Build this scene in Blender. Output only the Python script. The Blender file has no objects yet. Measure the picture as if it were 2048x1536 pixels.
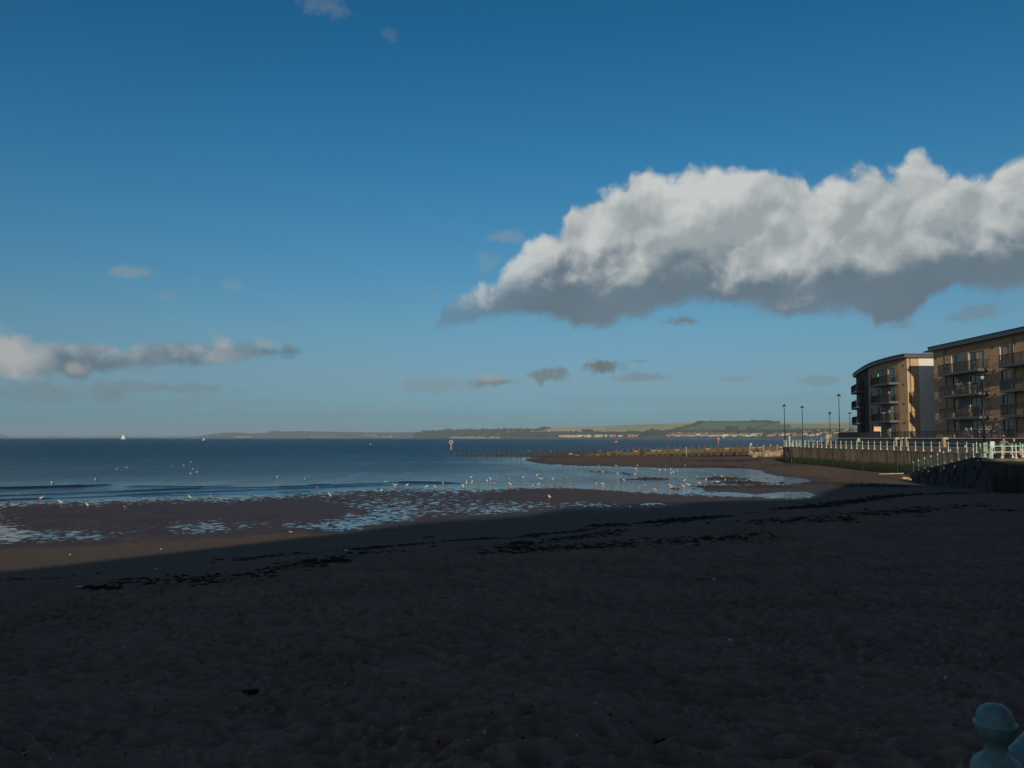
import bpy, bmesh, math, random
import numpy as np
from mathutils import Vector, Matrix
R = math.radians
random.seed(7); np.random.seed(7)
SC = bpy.context.scene
COL = SC.collection

# ------------------------------------------------------------------ camera
F = 1650.0                      # focal length in photo pixels (2048 wide)
EYE = 5.0
PITCH = math.atan(107.5 / F)
cam = bpy.data.cameras.new('camera'); camo = bpy.data.objects.new('camera', cam); COL.objects.link(camo)
camo.location = (0, 0, EYE); camo.rotation_euler = (math.pi / 2 + PITCH, 0, 0)
cam.sensor_width = 36; cam.lens = 36 * F / 2048; cam.clip_start = 0.05; cam.clip_end = 90000
SC.camera = camo

def at(px, py, z=None, Y=None):
    """world point seen at a photo pixel, on the level z or at the distance Y"""
    u = (px - 1024) / F; v = (768 - py) / F
    d = (u, math.cos(PITCH) - v * math.sin(PITCH), math.sin(PITCH) + v * math.cos(PITCH))
    t = (z - EYE) / d[2] if Y is None else Y / d[1]
    return (d[0] * t, d[1] * t, EYE + d[2] * t)
def azel(px, py):
    x, y, z = at(px, py, Y=1000.0); z -= EYE
    return math.atan2(x, y), math.atan2(z, math.hypot(x, y))

# ------------------------------------------------------------------ sky and sun
SUN_EL = R(12.2); SUN_DX = 0.175       # light travels towards (0.175, 1)
hx, hy = SUN_DX / math.hypot(SUN_DX, 1), 1 / math.hypot(SUN_DX, 1)
ldir = Vector((hx * math.cos(SUN_EL), hy * math.cos(SUN_EL), -math.sin(SUN_EL)))
sun = bpy.data.lights.new('sun', 'SUN'); suno = bpy.data.objects.new('sun', sun); COL.objects.link(suno)
sun.energy = 5.0; sun.angle = R(0.5); sun.color = (1.0, 0.80, 0.58)
suno.rotation_euler = ldir.to_track_quat('-Z', 'Y').to_euler()
suno.location = (0, -50, 80)
SC.view_settings.view_transform = 'Standard'; SC.view_settings.look = 'None'
SC.view_settings.gamma = 1; SC.view_settings.use_curve_mapping = False
SC.view_settings.exposure = -0.45
SKY_STRENGTH = 0.10

W = bpy.data.worlds.new('World'); SC.world = W; W.use_nodes = True
wt = W.node_tree; wt.nodes.clear()

class NT:
    def __init__(s, t): s.t = t
    def n(s, typ, **kw):
        nd = s.t.nodes.new(typ)
        for k, v in kw.items(): setattr(nd, k, v)
        return nd
    def put(s, sock, v):
        if v is None: return
        if isinstance(v, bpy.types.NodeSocket): s.t.links.new(v, sock)
        else: sock.default_value = v
    def m(s, op, a, b=None, c=None, clamp=False):
        nd = s.n('ShaderNodeMath', operation=op, use_clamp=clamp)
        s.put(nd.inputs[0], a); s.put(nd.inputs[1], b)
        if c is not None: s.put(nd.inputs[2], c)
        return nd.outputs[0]
    def ss(s, x, lo, hi, a=0.0, b=1.0):
        nd = s.n('ShaderNodeMapRange', interpolation_type='SMOOTHSTEP')
        for k, v in enumerate((x, lo, hi, a, b)): s.put(nd.inputs[k], v)
        return nd.outputs[0]
    def lin(s, x, lo, hi, a=0.0, b=1.0):
        nd = s.n('ShaderNodeMapRange')
        for k, v in enumerate((x, lo, hi, a, b)): s.put(nd.inputs[k], v)
        return nd.outputs[0]
    def mix(s, f, a, b, blend='MIX'):
        nd = s.n('ShaderNodeMix', data_type='RGBA', blend_type=blend)
        s.put(nd.inputs[0], f); s.put(nd.inputs[6], a); s.put(nd.inputs[7], b)
        return nd.outputs[2]
    def noise(s, vec, scale, detail=4, rough=0.5, dist=0.0, color=False):
        nd = s.n('ShaderNodeTexNoise'); nd.noise_dimensions = getattr(s, 'dim', '3D'); s.put(nd.inputs['Vector'], vec)
        nd.inputs['Scale'].default_value = scale; nd.inputs['Detail'].default_value = detail
        nd.inputs['Roughness'].default_value = rough; nd.inputs['Distortion'].default_value = dist
        return nd.outputs[1 if color else 0]
    def xyz(s, x, y, z):
        nd = s.n('ShaderNodeCombineXYZ')
        for k, v in enumerate((x, y, z)): s.put(nd.inputs[k], v)
        return nd.outputs[0]
    def map(s, vec, scale=(1, 1, 1), rot=(0, 0, 0), loc=(0, 0, 0)):
        nd = s.n('ShaderNodeMapping'); s.put(nd.inputs[0], vec)
        nd.inputs[1].default_value = loc; nd.inputs[2].default_value = rot; nd.inputs[3].default_value = scale
        return nd.outputs[0]

w = NT(wt); w.dim = '2D'
sky = w.n('ShaderNodeTexSky', sky_type='NISHITA', sun_disc=False, sun_elevation=SUN_EL, sun_rotation=math.atan2(-hx, -hy))
sky.altitude = 10; sky.air_density = 1.0; sky.dust_density = 0.35; sky.ozone_density = 2.2
tc = w.n('ShaderNodeTexCoord'); sep = w.n('ShaderNodeSeparateXYZ'); w.put(sep.inputs[0], tc.outputs['Generated'])
az = w.m('ARCTAN2', sep.outputs[0], sep.outputs[1])
el = w.m('ARCSINE', w.m('MAXIMUM', w.m('MINIMUM', sep.outputs[2], 1.0), -1.0))
# grade of the clear air by height above the horizon (the colour of this evening's sky)
ramp = w.n('ShaderNodeValToRGB'); w.put(ramp.inputs[0], w.lin(el, 0.0, 0.55))
GR = [(px, py, c) for px, py, c in ((700, 872, (.22, .58, 1.24)), (700, 850, (.26, .62, 1.21)), (700, 760, (.46, .67, .97)), (700, 660, (.49, .79, .985)), (700, 510, (.37, .85, 1.06)), (700, 310, (.22, .84, 1.11)), (500, 10, (.105, .74, 1.03)))]
GR = [(max(azel(px, py)[1], 0) / 0.55, tuple(v / 1.3 for v in c)) for px, py, c in GR]
cr = ramp.color_ramp
while len(cr.elements) > 1: cr.elements.remove(cr.elements[-1])
for i, (p, c) in enumerate(GR):
    e = cr.elements[0] if i == 0 else cr.elements.new(p)
    e.position = p; e.color = (c[0], c[1], c[2], 1)
gside = w.ss(sep.outputs[1], 0.0, 0.72)      # deep clear blue away from the sun, warmer air towards it
gr_ = w.mix(gside, (.62, .64, .66, 1), ramp.outputs[0])
skyc = w.mix(1.0, w.mix(1.0, sky.outputs[0], gr_, 'MULTIPLY'), (1.3, 1.3, 1.3, 1), 'MULTIPLY')
P2 = w.xyz(az, el, 0.0)
A0, A1, E1 = -0.75, 0.95, 0.42
An = w.lin(az, A0, A1)
def curve(pts):
    nd = w.n('ShaderNodeFloatCurve'); c = nd.mapping.curves[0]
    q = sorted((azel(px, py) for px, py in pts))
    q = [((a - A0) / (A1 - A0), e / E1) for a, e in q]
    q = [(0.0, q[0][1])] + q + [(1.0, q[-1][1])] if q[0][0] > 0.002 else q + [(1.0, q[-1][1])]
    while len(c.points) < len(q): c.points.new(0.5, 0.5)
    for p, (x, y) in zip(c.points, q):
        p.location = (x, y); p.handle_type = 'AUTO'
    nd.mapping.update(); w.put(nd.inputs[1], An)
    return w.m('MULTIPLY', nd.outputs[0], E1)
warp = w.noise(P2, 14, 3, 0.5, color=True)
va = w.n('ShaderNodeVectorMath', operation='MULTIPLY_ADD'); w.put(va.inputs[0], warp); va.inputs[1].default_value = (0.045, 0.032, 0.0); w.put(va.inputs[2], P2)
PW = va.outputs[0]
n_edge = w.m('SUBTRACT', w.noise(PW, 22, 10, 0.62), 0.5)
n_fine = w.m('SUBTRACT', w.noise(PW, 75, 7, 0.6), 0.5)
n_soft = w.m('SUBTRACT', w.noise(P2, 11, 5, 0.5), 0.5)
def shifted(off, scale, detail, rough):
    nd = w.n('ShaderNodeVectorMath', operation='ADD'); w.put(nd.inputs[0], PW); nd.inputs[1].default_value = off
    return w.noise(nd.outputs[0], scale, detail, rough)
relief = w.m('SUBTRACT', shifted((3, 1, 0), 15, 5, 0.55), shifted((2.995, 1.012, 0), 15, 5, 0.55))
relief2 = w.m('SUBTRACT', shifted((5, 2, 0), 6, 4, 0.5), shifted((4.988, 2.028, 0), 6, 4, 0.5))
patchn = w.ss(w.m('ADD', shifted((7, 4, 0), 8, 2, 0.5), w.m('MULTIPLY', n_fine, 0.18)), 0.50, 0.60)
def k(c): return tuple(x / SKY_STRENGTH for x in c) + (1.0,)
BRIGHT, MID, DARK = k((0.80, 0.82, 0.80)), k((0.44, 0.49, 0.505)), k((0.155, 0.215, 0.27))
def lobes(off, sc):
    nd = w.n('ShaderNodeVectorMath', operation='ADD'); w.put(nd.inputs[0], PW); nd.inputs[1].default_value = off
    vo = w.n('ShaderNodeTexVoronoi', feature='F1', voronoi_dimensions='2D'); w.put(vo.inputs['Vector'], nd.outputs[0]); vo.inputs['Scale'].default_value = sc
    return w.m('SUBTRACT', 0.42, vo.outputs['Distance'])
L1, L2 = lobes((0, 0, 0), 17), lobes((.3, .2, 0), 43)
LBN = w.m('ADD', L1, w.m('MULTIPLY', L2, 0.45))
LS_ = w.m('ADD', lobes((-.006, .014, 0), 17), w.m('MULTIPLY', lobes((.3 - .003, .2 + .006, 0), 43), 0.45))
puff = w.m("SUBTRACT", LBN, LS_)          # sides of the lobes turned up to the light
def cloud(cur, top, bot, shade, soft_t, soft_b, amt, amb, opac, dim=1.0, fade=None):
    T, B, S = curve(top), curve(bot), curve(shade)
    dt = w.m('ADD', w.m('DIVIDE', w.m('SUBTRACT', T, el), soft_t), w.m('ADD', w.m("MULTIPLY", LBN, 2.3), w.m('ADD', w.m('MULTIPLY', n_edge, amt), w.m('MULTIPLY', n_fine, amt * 0.35))))
    db = w.m('ADD', w.m('DIVIDE', w.m('SUBTRACT', el, B), soft_b), w.m('MULTIPLY', w.m('ADD', n_edge, n_soft), amb))
    D = w.m('MINIMUM', dt, db)
    al = w.m('MULTIPLY', w.ss(D, -0.45, 1.2), opac)
    lit = w.ss(w.m('ADD', w.m('DIVIDE', w.m('SUBTRACT', el, S), 0.022), w.m('ADD', w.m('MULTIPLY', n_soft, 3.4), w.m('ADD', w.m('MULTIPLY', n_edge, 2.2), w.m('MULTIPLY', puff, 1.2)))), -0.8, 1.2)
    lv = w.m('ADD', w.m('MULTIPLY', relief, 1.5), w.m('ADD', w.ss(w.m('SUBTRACT', T, el), 0.0, 0.10, 0.72, 0.42), w.m('MULTIPLY', relief2, 2.4)))
    lv = w.m('SUBTRACT', w.m('ADD', lv, w.m('MULTIPLY', n_soft, 1.2)), w.m('SUBTRACT', w.m('MULTIPLY', patchn, 0.20), w.m('MULTIPLY', puff, 0.85)), clamp=True)
    up = w.mix(lv, MID, BRIGHT)
    dk = w.mix(w.m('ADD', 0.5, w.m('MULTIPLY', n_soft, 1.6), clamp=True), DARK, tuple(x * 1.25 for x in DARK[:3]) + (1,))
    c = w.mix(lit, dk, up)
    if dim != 1.0: c = w.mix(1.0, c, (dim, dim, dim * 1.02, 1), 'MULTIPLY')
    return w.mix(al, cur, c)
# thin streaks and small puffs: (px, py, half width, half height, opacity, brightness)
out = skyc
PUFF = [(255, 545, 48, 11, .42, .42), (385, 560, 22, 7, .16, .42), (465, 571, 26, 9, .20, .42), (335, 592, 22, 8, .14, .42), (655, 14, 50, 20, .22, .40),
        (778, 70, 20, 11, .13, .38), (1205, 732, 44, 15, .9, .19), (1122, 741, 18, 8, .7, .22), (1085, 751, 50, 12, .75, .23), (1278, 722, 18, 5, .5, .25),
        (1285, 754, 66, 9, .4, .22), (1000, 764, 62, 12, .8, .23), (985, 757, 36, 9, .6, .50), (880, 772, 110, 14, .35, .30), (1365, 641, 42, 12, .75, .21),
        (1950, 627, 66, 14, .42, .24), (300, 775, 210, 12, .34, .23), (90, 788, 160, 16, .30, .23), (1640, 762, 50, 8, .3, .23), (1480, 757, 40, 7, .3, .23), (870, 588, 18, 16, .3, .38),
        (1010, 474, 34, 12, .30, .45), (980, 525, 24, 22, .22, .42), (700, 830, 500, 12, .12, .24), (400, 805, 300, 10, .16, .22), (1500, 800, 400, 12, .14, .24)]
for (px, py, rx, ry, op, br) in PUFF:
    a0, e0 = azel(px, py); ra, re = rx / F * math.cos(a0) ** 2 * 1.15, ry / F * 1.2
    qa = w.m('DIVIDE', w.m('SUBTRACT', az, a0), ra); qe = w.m('DIVIDE', w.m('SUBTRACT', el, e0), re)
    d = w.m('SUBTRACT', 1.0, w.m('SQRT', w.m('ADD', w.m('MULTIPLY', qa, qa), w.m('MULTIPLY', qe, qe))))
    d = w.m('ADD', d, w.m('ADD', w.m('MULTIPLY', n_edge, 2.0), w.m('MULTIPLY', n_fine, 1.3)))
    al = w.m('MULTIPLY', w.ss(d, -0.05, 0.75), op)
    out = w.mix(al, out, k((br * 0.93, br * 1.0, br * 1.02)))
LT = [(-200, 690), (0, 668), (45, 664), (75, 680), (140, 692), (200, 694), (290, 684), (380, 684), (440, 672), (490, 674), (545, 684), (585, 695), (620, 706), (700, 735)]
LB = [(-200, 745), (0, 746), (110, 745), (160, 760), (190, 745), (230, 736), (350, 734), (450, 725), (540, 714), (600, 706), (620, 700), (700, 690)]
LS = [(-200, 740), (0, 735), (80, 742), (140, 715), (200, 705), (300, 715), (420, 706), (470, 700), (540, 692), (620, 690), (700, 690)]
out = cloud(out, LT, LB, LS, 0.0075, 0.006, 3.0, 4.0, 0.72, 0.66)
BT = [(780, 720), (850, 672), (868, 640), (900, 592), (945, 582), (985, 570), (1005, 545), (1040, 508), (1085, 478), (1130, 452), (1140, 412), (1200, 392), (1250, 378), (1268, 345), (1340, 342),
      (1400, 322), (1470, 338), (1545, 332), (1600, 330), (1622, 362), (1700, 352), (1735, 335), (1790, 333), (1830, 312), (1880, 332), (1950, 326), (2048, 318), (2500, 300), (2800, 330)]
BB = [(780, 640), (850, 660), (900, 656), (960, 642), (1040, 642), (1130, 656), (1200, 656), (1250, 634), (1330, 618), (1400, 606), (1500, 614), (1580, 622), (1690, 622), (1725, 626), (1760, 660),
      (1800, 664), (1840, 640), (1865, 606), (1950, 582), (2048, 568), (2500, 560), (2800, 600)]
BS = [(780, 640), (900, 600), (1000, 590), (1060, 590), (1120, 565), (1200, 540), (1300, 538), (1400, 542), (1500, 548), (1600, 552), (1700, 535), (1780, 512), (1900, 505), (2048, 492), (2500, 480)]
LITE = [(28, 705, 62, 38, .8, .60), (150, 738, 34, 14, .6, .50), (452, 692, 30, 16, .75, .55), (535, 688, 34, 12, .45, .46), (985, 606, 70, 18, .30, .45)]
for (px, py, rx, ry, op, br) in LITE:
    a0, e0 = azel(px, py); ra, re = rx / F * math.cos(a0) ** 2 * 1.15, ry / F * 1.2
    qa = w.m('DIVIDE', w.m('SUBTRACT', az, a0), ra); qe = w.m('DIVIDE', w.m('SUBTRACT', el, e0), re)
    d = w.m('ADD', w.m('SUBTRACT', 1.0, w.m('SQRT', w.m('ADD', w.m('MULTIPLY', qa, qa), w.m('MULTIPLY', qe, qe)))), w.m('MULTIPLY', n_edge, 2.4))
    out = w.mix(w.m('MULTIPLY', w.ss(d, -0.1, 0.8), op), out, k((br * 1.0, br * 1.0, br * 0.98)))
out = cloud(out, BT, BB, BS, 0.011, 0.010, 3.2, 3.4, w.ss(az, azel(850, 600)[0], azel(1110, 600)[0], 0.45, 0.97))
bg = w.n('ShaderNodeBackground'); w.put(bg.inputs[0], out); bg.inputs[1].default_value = SKY_STRENGTH
wo = w.n('ShaderNodeOutputWorld'); w.put(wo.inputs[0], bg.outputs[0])
W.cycles.sampling_method = 'MANUAL'; W.cycles.sample_map_resolution = 1024

# ------------------------------------------------------------------ materials
MATS = {}
def mat(name, col, rough=0.7, var=0.25, vs=3.0, bump=0.0, bs=20.0, metal=0.0, spec=0.5, stretch=(1, 1, 1), emit=None):
    if name in MATS: return MATS[name]
    m = bpy.data.materials.new(name); m.use_nodes = True; t = NT(m.node_tree)
    b = m.node_tree.nodes['Principled BSDF']
    co = t.n('ShaderNodeTexCoord').outputs['Object']
    co = t.map(co, stretch)
    n1 = t.noise(co, vs, 6, 0.6)
    f = t.lin(n1, 0.3, 0.7)
    lo = tuple(c * (1 - var) for c in col) + (1,); hi = tuple(min(c * (1 + var), 1) for c in col) + (1,)
    t.put(b.inputs['Base Color'], t.mix(f, lo, hi))
    b.inputs['Roughness'].default_value = rough; b.inputs['Metallic'].default_value = metal
    b.inputs['Specular IOR Level'].default_value = spec
    if bump:
        bn = t.n('ShaderNodeBump'); bn.inputs['Strength'].default_value = bump; bn.inputs['Distance'].default_value = 0.02
        t.put(bn.inputs['Height'], t.noise(co, bs, 4, 0.6)); t.put(b.inputs['Normal'], bn.outputs[0])
    MATS[name] = m
    return m

# ------------------------------------------------------------------ mesh helpers
class MB:
    def __init__(s): s.v = []; s.f = []; s.mi = []; s.sm = []; s.cur = 0; s.smooth = False
    def add(s, vs, fs, mi=None):
        o = len(s.v); s.v += [tuple(p) for p in vs]
        for f in fs: s.f.append([o + i for i in f]); s.mi.append(s.cur if mi is None else mi); s.sm.append(s.smooth)
        return s
    def box(s, x0, x1, y0, y1, z0, z1, M=None, mi=None):
        vs = [(x, y, z) for x in (x0, x1) for y in (y0, y1) for z in (z0, z1)]
        if M: vs = [tuple(M(*p)) if callable(M) else tuple(M @ Vector(p)) for p in vs]
        return s.add(vs, [(0, 1, 3, 2), (4, 6, 7, 5), (0, 4, 5, 1), (2, 3, 7, 6), (0, 2, 6, 4), (1, 5, 7, 3)], mi)
    def tube(s, p, q, r0, r1=None, n=8, caps=True, mi=None):
        p, q = Vector(p), Vector(q); r1 = r0 if r1 is None else r1
        d = (q - p).normalized(); a = d.orthogonal().normalized(); b = d.cross(a)
        vs = [c + (a * math.cos(t) + b * math.sin(t)) * r for c, r in ((p, r0), (q, r1)) for t in [2 * math.pi * i / n for i in range(n)]]
        fs = [(i, (i + 1) % n, n + (i + 1) % n, n + i) for i in range(n)]
        if caps: fs += [tuple(range(n))[::-1], tuple(range(n, 2 * n))]
        return s.add(vs, fs, mi)
    def lathe(s, prof, c=(0, 0, 0), n=12, mi=None):
        vs = [(c[0] + r * math.cos(2 * math.pi * i / n), c[1] + r * math.sin(2 * math.pi * i / n), c[2] + z) for r, z in prof for i in range(n)]
        fs = [(j * n + i, j * n + (i + 1) % n, (j + 1) * n + (i + 1) % n, (j + 1) * n + i) for j in range(len(prof) - 1) for i in range(n)]
        fs += [tuple(range(n))[::-1], tuple(range((len(prof) - 1) * n, len(prof) * n))]
        return s.add(vs, fs, mi)
    def prism(s, poly, z0, z1, mi=None):
        n = len(poly)
        vs = [(x, y, z0) for x, y in poly] + [(x, y, z1) for x, y in poly]
        fs = [(i, (i + 1) % n, n + (i + 1) % n, n + i) for i in range(n)] + [tuple(range(n))[::-1], tuple(range(n, 2 * n))]
        return s.add(vs, fs, mi)
    def mesh(s, name, mats):
        me = bpy.data.meshes.new(name); me.from_pydata(s.v, [], s.f)
        for m in (mats if isinstance(mats, (list, tuple)) else [mats]): me.materials.append(m)
        me.polygons.foreach_set('material_index', s.mi); me.polygons.foreach_set('use_smooth', s.sm)
        me.update()
        bm = bmesh.new(); bm.from_mesh(me); bmesh.ops.recalc_face_normals(bm, faces=bm.faces); bm.to_mesh(me); bm.free()
        return me
    def obj(s, name, mats, parent=None, **kw):
        return link(name, s.mesh(name, mats), parent, **kw)
def link(name, data, parent=None, loc=None, rot=None, **props):
    o = bpy.data.objects.new(name, data); COL.objects.link(o)
    if parent: o.parent = parent
    if loc is not None: o.location = loc
    if rot is not None: o.rotation_euler = rot
    for a, b in props.items():
        if b: o[a] = b
    return o
def thing(name, label, cat, loc=(0, 0, 0), rz=0, group=None):
    o = bpy.data.objects.new(name, None); COL.objects.link(o); o.location = loc; o.rotation_euler = (0, 0, rz)
    o['label'] = label; o['category'] = cat; o.empty_display_size = 0.2
    if group: o['group'] = group
    return o
def dup(src, loc, rz=0.0, label=None, scale=None):
    def cp(o, par):
        c = o.copy(); COL.objects.link(c)
        if par: c.parent = par
        for ch in KIDS.get(o.name, []): cp(ch, c)
        return c
    r = cp(src, None); r.location = loc; r.rotation_euler = (0, 0, rz)
    if label: r['label'] = label
    if scale: r.scale = (scale,) * 3
    return r
KIDS = {}
def kids(o):
    KIDS[o.name] = [c for c in COL.objects if c.parent == o]
    for c in KIDS[o.name]: kids(c)
ORD = ['first', 'second', 'third', 'fourth', 'fifth', 'sixth', 'seventh', 'eighth', 'ninth', 'tenth', 'eleventh', 'twelfth', 'thirteenth', 'fourteenth', 'fifteenth', 'sixteenth']

# numpy gradient noise
def _h(ix, iy, seed):
    h = (ix.astype(np.int64) * 374761393 + iy.astype(np.int64) * 668265263 + seed * 1442695041) & 0xFFFFFFFF
    h = ((h ^ (h >> 13)) * 1274126177) & 0xFFFFFFFF
    return (h ^ (h >> 16)) / 4294967295.0 * 2 * math.pi
def pn(x, y, seed=0):
    ix, iy = np.floor(x), np.floor(y); fx, fy = x - ix, y - iy
    ux, uy = fx ** 3 * (fx * (fx * 6 - 15) + 10), fy ** 3 * (fy * (fy * 6 - 15) + 10)
    def g(a, b):
        t = _h(ix + a, iy + b, seed); return np.cos(t) * (fx - a) + np.sin(t) * (fy - b)
    return ((g(0, 0) * (1 - ux) + g(1, 0) * ux) * (1 - uy) + (g(0, 1) * (1 - ux) + g(1, 1) * ux) * uy) * 1.5
def fbm(x, y, o=4, seed=0, g=0.5):
    s = 0; a = 1
    for i in range(o): s = s + a * pn(x * 2 ** i + 17 * i, y * 2 ** i, seed + i); a *= g
    return s

# ------------------------------------------------------------------ beach terrain
CP = []
def cp(z, *pts):
    for p in pts: CP.append((p[0], p[1], z))
cp(0.003, (0, 1084), (200, 1076), (400, 1064), (600, 1052), (800, 1040), (1000, 1025), (1200, 1012), (1300, 1006))
cp(0.10, (0, 1102), (200, 1093), (400, 1082), (600, 1070), (800, 1056), (1000, 1042), (1200, 1022), (1400, 1008))
cp(0.42, (0, 1138), (400, 1110), (800, 1082), (1000, 1068), (1200, 1052), (1400, 1032), (1600, 1010), (1750, 995))
cp(0.75, (0, 1168), (400, 1138), (800, 1105), (1100, 1085), (1400, 1052), (1700, 1022), (1900, 1000), (2100, 985))
cp(1.15, (0, 1280), (700, 1240), (1400, 1190), (1800, 1120), (2100, 1080))
cp(1.7, (0, 1536), (700, 1500), (1400, 1450), (2100, 1380)); cp(1.95, (2100, 1560), (1000, 1700), (-200, 1700))
cp(0.028, (100, 1050), (300, 1045), (500, 1035), (250, 1055), (60, 1035), (450, 1015), (100, 1020), (300, 1015)); cp(.017, (1050, 1000)); cp(.035, (1200, 995), (1350, 998))
cp(0.034, (600, 1012), (550, 1030)); cp(0.06, (1180, 990), (1150, 992), (1280, 1000), (1450, 996), (1120, 984))
cp(0.003, (820, 1030), (690, 1060), (760, 1015)); cp(0.009, (760, 1000), (720, 1025), (640, 1045), (860, 1000), (900, 1020), (700, 1010), (150, 1012), (480, 1002), (960, 985), (1000, 1008))
cp(-0.03, (0, 1000), (200, 994), (400, 988), (600, 981), (780, 972), (960, 972), (1080, 972), (1200, 976), (1320, 983), (1450, 989), (1560, 991))
cp(-0.12, (0, 985), (400, 972), (700, 965), (1000, 955), (1250, 965), (1400, 970), (1350, 952), (1200, 950), (1080, 945))
cp(-0.06, (1450, 948), (1530, 962), (1580, 960), (1500, 940), (1400, 975))
cp(0.05, (1480, 976), (1560, 978), (1640, 978), (1500, 983), (1430, 975)); cp(-0.02, (1560, 988), (1620, 991), (1480, 988))
cp(0.10, (1660, 985), (1700, 975), (1670, 968), (1610, 950)); cp(0.35, (1800, 955), (1750, 962), (1850, 968)); cp(0.75, (1950, 975))
cp(0.15, (1700, 946)); cp(0.30, (1620, 938), (1560, 928)); cp(0.8, (1560, 915), (1555, 905)); cp(0.3, (1500, 925), (1530, 932))
cp(-0.02, (1100, 931), (1200, 934), (1300, 937), (1400, 938))
cp(0.12, (1130, 921), (1250, 924), (1380, 928)); cp(0.3, (1300, 914), (1400, 916), (1460, 918)); cp(0.55, (1450, 907)); cp(0.9, (1500, 903))
cp(0.15, (1200, 913)); cp(0.02, (1080, 913), (1060, 920)); cp(-0.15, (1000, 915), (1010, 930), (1040, 940))
cp(-0.4, (900, 925), (800, 950), (500, 955), (900, 912), (200, 960), (1000, 905), (1200, 904)); cp(-1.2, (0, 940), (500, 925), (700, 900), (300, 900), (1200, 896), (1400, 890))
cp(0.8, (1800, 920), (1900, 930), (2100, 900), (1700, 920), (1650, 900), (1700, 890))
def uw(x, y):
    y = np.maximum(y, 2.0)
    return np.clip(1024 + F * x / y, -250, 2300), np.clip(EYE * F / y, 14, 900)
cpa = np.array([(at(px, py, z)[0], at(px, py, z)[1], z) for px, py, z in CP])
cu, cw = uw(cpa[:, 0], cpa[:, 1])
def warpw(wv): return 420 * np.log(wv + 25.0) * 2.2
cpx = np.stack([cu, warpw(cw)], 1)
def kern(r2): return 0.5 * r2 * np.log(r2 + 1e-9)
d2 = ((cpx[:, None] - cpx[None]) ** 2).sum(2) / 1e5
n_ = len(cpx); Pm = np.c_[np.ones(n_), cpx / 1000]
Am = np.zeros((n_ + 3, n_ + 3)); Am[:n_, :n_] = kern(d2) + 1e-4 * np.eye(n_); Am[:n_, n_:] = Pm; Am[n_:, :n_] = Pm.T
sol = np.linalg.solve(Am, np.r_[cpa[:, 2], 0, 0, 0])
def base_z(x, y):
    x = np.asarray(x, float); y = np.asarray(y, float)
    u, wv = uw(x, y); q = np.stack([u, warpw(wv)], -1)
    z = sol[n_] + (q / 1000) @ sol[n_ + 1:]
    for i in range(n_):
        z = z + sol[i] * kern(((q - cpx[i]) ** 2).sum(-1) / 1e5)
    return np.clip(z, -1.6, 2.0)
def land_z(x, y, z0=None):
    x = np.asarray(x, float); y = np.asarray(y, float)
    z = base_z(x, y) if z0 is None else z0
    dry = np.clip((z - 0.62) / 0.35, 0, 1)
    wetf = np.clip(1 - np.abs(z - 0.01) / 0.16, 0, 1) * (y < 130)
    # trodden dry sand: soft hollows with crisp rims
    wx = x + 0.35 * pn(x * 0.9, y * 0.9, 5); wy = y + 0.35 * pn(x * 0.9 + 9, y * 0.9, 6)
    r1 = 1 - np.abs(fbm(wx * 1.6, wy * 2.6, 2, 11)); r2 = 1 - np.abs(pn(wx * 3.6 + 4, wy * 5.4, 21))
    near = np.clip(1.6 - y / 45, 0.35, 1)
    z = z + dry * near * (0.15 * (r1 - 0.7) + 0.12 * (r2 - 0.7) * np.clip(pn(x * .5, y * .5, 31) + .7, .2, 1.4) + 0.05 * fbm(x * 0.25, y * 0.4, 2, 41) + 0.006 * pn(x * 9, y * 12, 51))
    # trampled footprints
    # ripple marks and pools on the wet flats
    rip = fbm(x * 0.55 + 0.3 * y, y * 1.15 - 0.1 * x, 4, 61, 0.62)
    rid = np.sin((y * 2.2 - 0.75 * x + 2.2 * pn(x * .25, y * .25, 71)) * 1.6)
    lo = fbm(x * 0.10, y * 0.16, 3, 81)
    rip2 = fbm(x * 1.1 - 0.5 * y, y * 0.8, 3, 66, 0.6)
    z = z + wetf * (0.006 * rip + 0.012 * rip2 + 0.027 * pn(x * 1.9 - y * .9, y * 2.1 + x * .3, 93) + 0.020 * pn(x * 4.2, y * 3.4, 94) + 0.004 * rid * (0.5 + 0.5 * pn(x * .2, y * .3, 72)) + 0.003 * lo + 0.003 * pn(x * 4.1, y * 6.3, 91))
    z = z + 0.010 * fbm(x * 0.3, y * 0.5, 3, 101) * (y > 110)
    return z
def gz(x, y): return float(land_z(np.array([x]), np.array([y]))[0])
def drop(px, py, lift=0.0, lo=-0.02):
    """the point of the beach or water seen at a photo pixel"""
    z = 0.3
    for _ in range(12):
        x, y, _z = at(px, py, z); z = 0.5 * z + 0.5 * max(gz(x, y), lo)
    return x, y, max(gz(x, y), lo) + lift

def polar(name, angs, rs, zf, mats, **props):
    A, Rr = np.meshgrid(np.radians(angs), rs); X = Rr * np.sin(A); Y = Rr * np.cos(A)
    Z = zf(X, Y); nr, na = X.shape
    me = bpy.data.meshes.new(name)
    me.vertices.add(nr * na); me.vertices.foreach_set('co', np.stack([X, Y, Z], -1).astype(np.float32).ravel())
    i = (np.arange(nr - 1)[:, None] * na + np.arange(na - 1)[None]).ravel()
    q = np.stack([i, i + 1, i + na + 1, i + na], -1)[:, ::-1].astype(np.int32)
    me.loops.add(q.size); me.loops.foreach_set('vertex_index', q.ravel()); me.polygons.add(len(q))
    me.polygons.foreach_set('loop_start', np.arange(0, q.size, 4, dtype=np.int32))
    me.polygons.foreach_set('use_smooth', np.ones(len(q), bool)); me.update(calc_edges=True)
    for m in mats: me.materials.append(m)
    return link(name, me, **props), X, Y, Z

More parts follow.
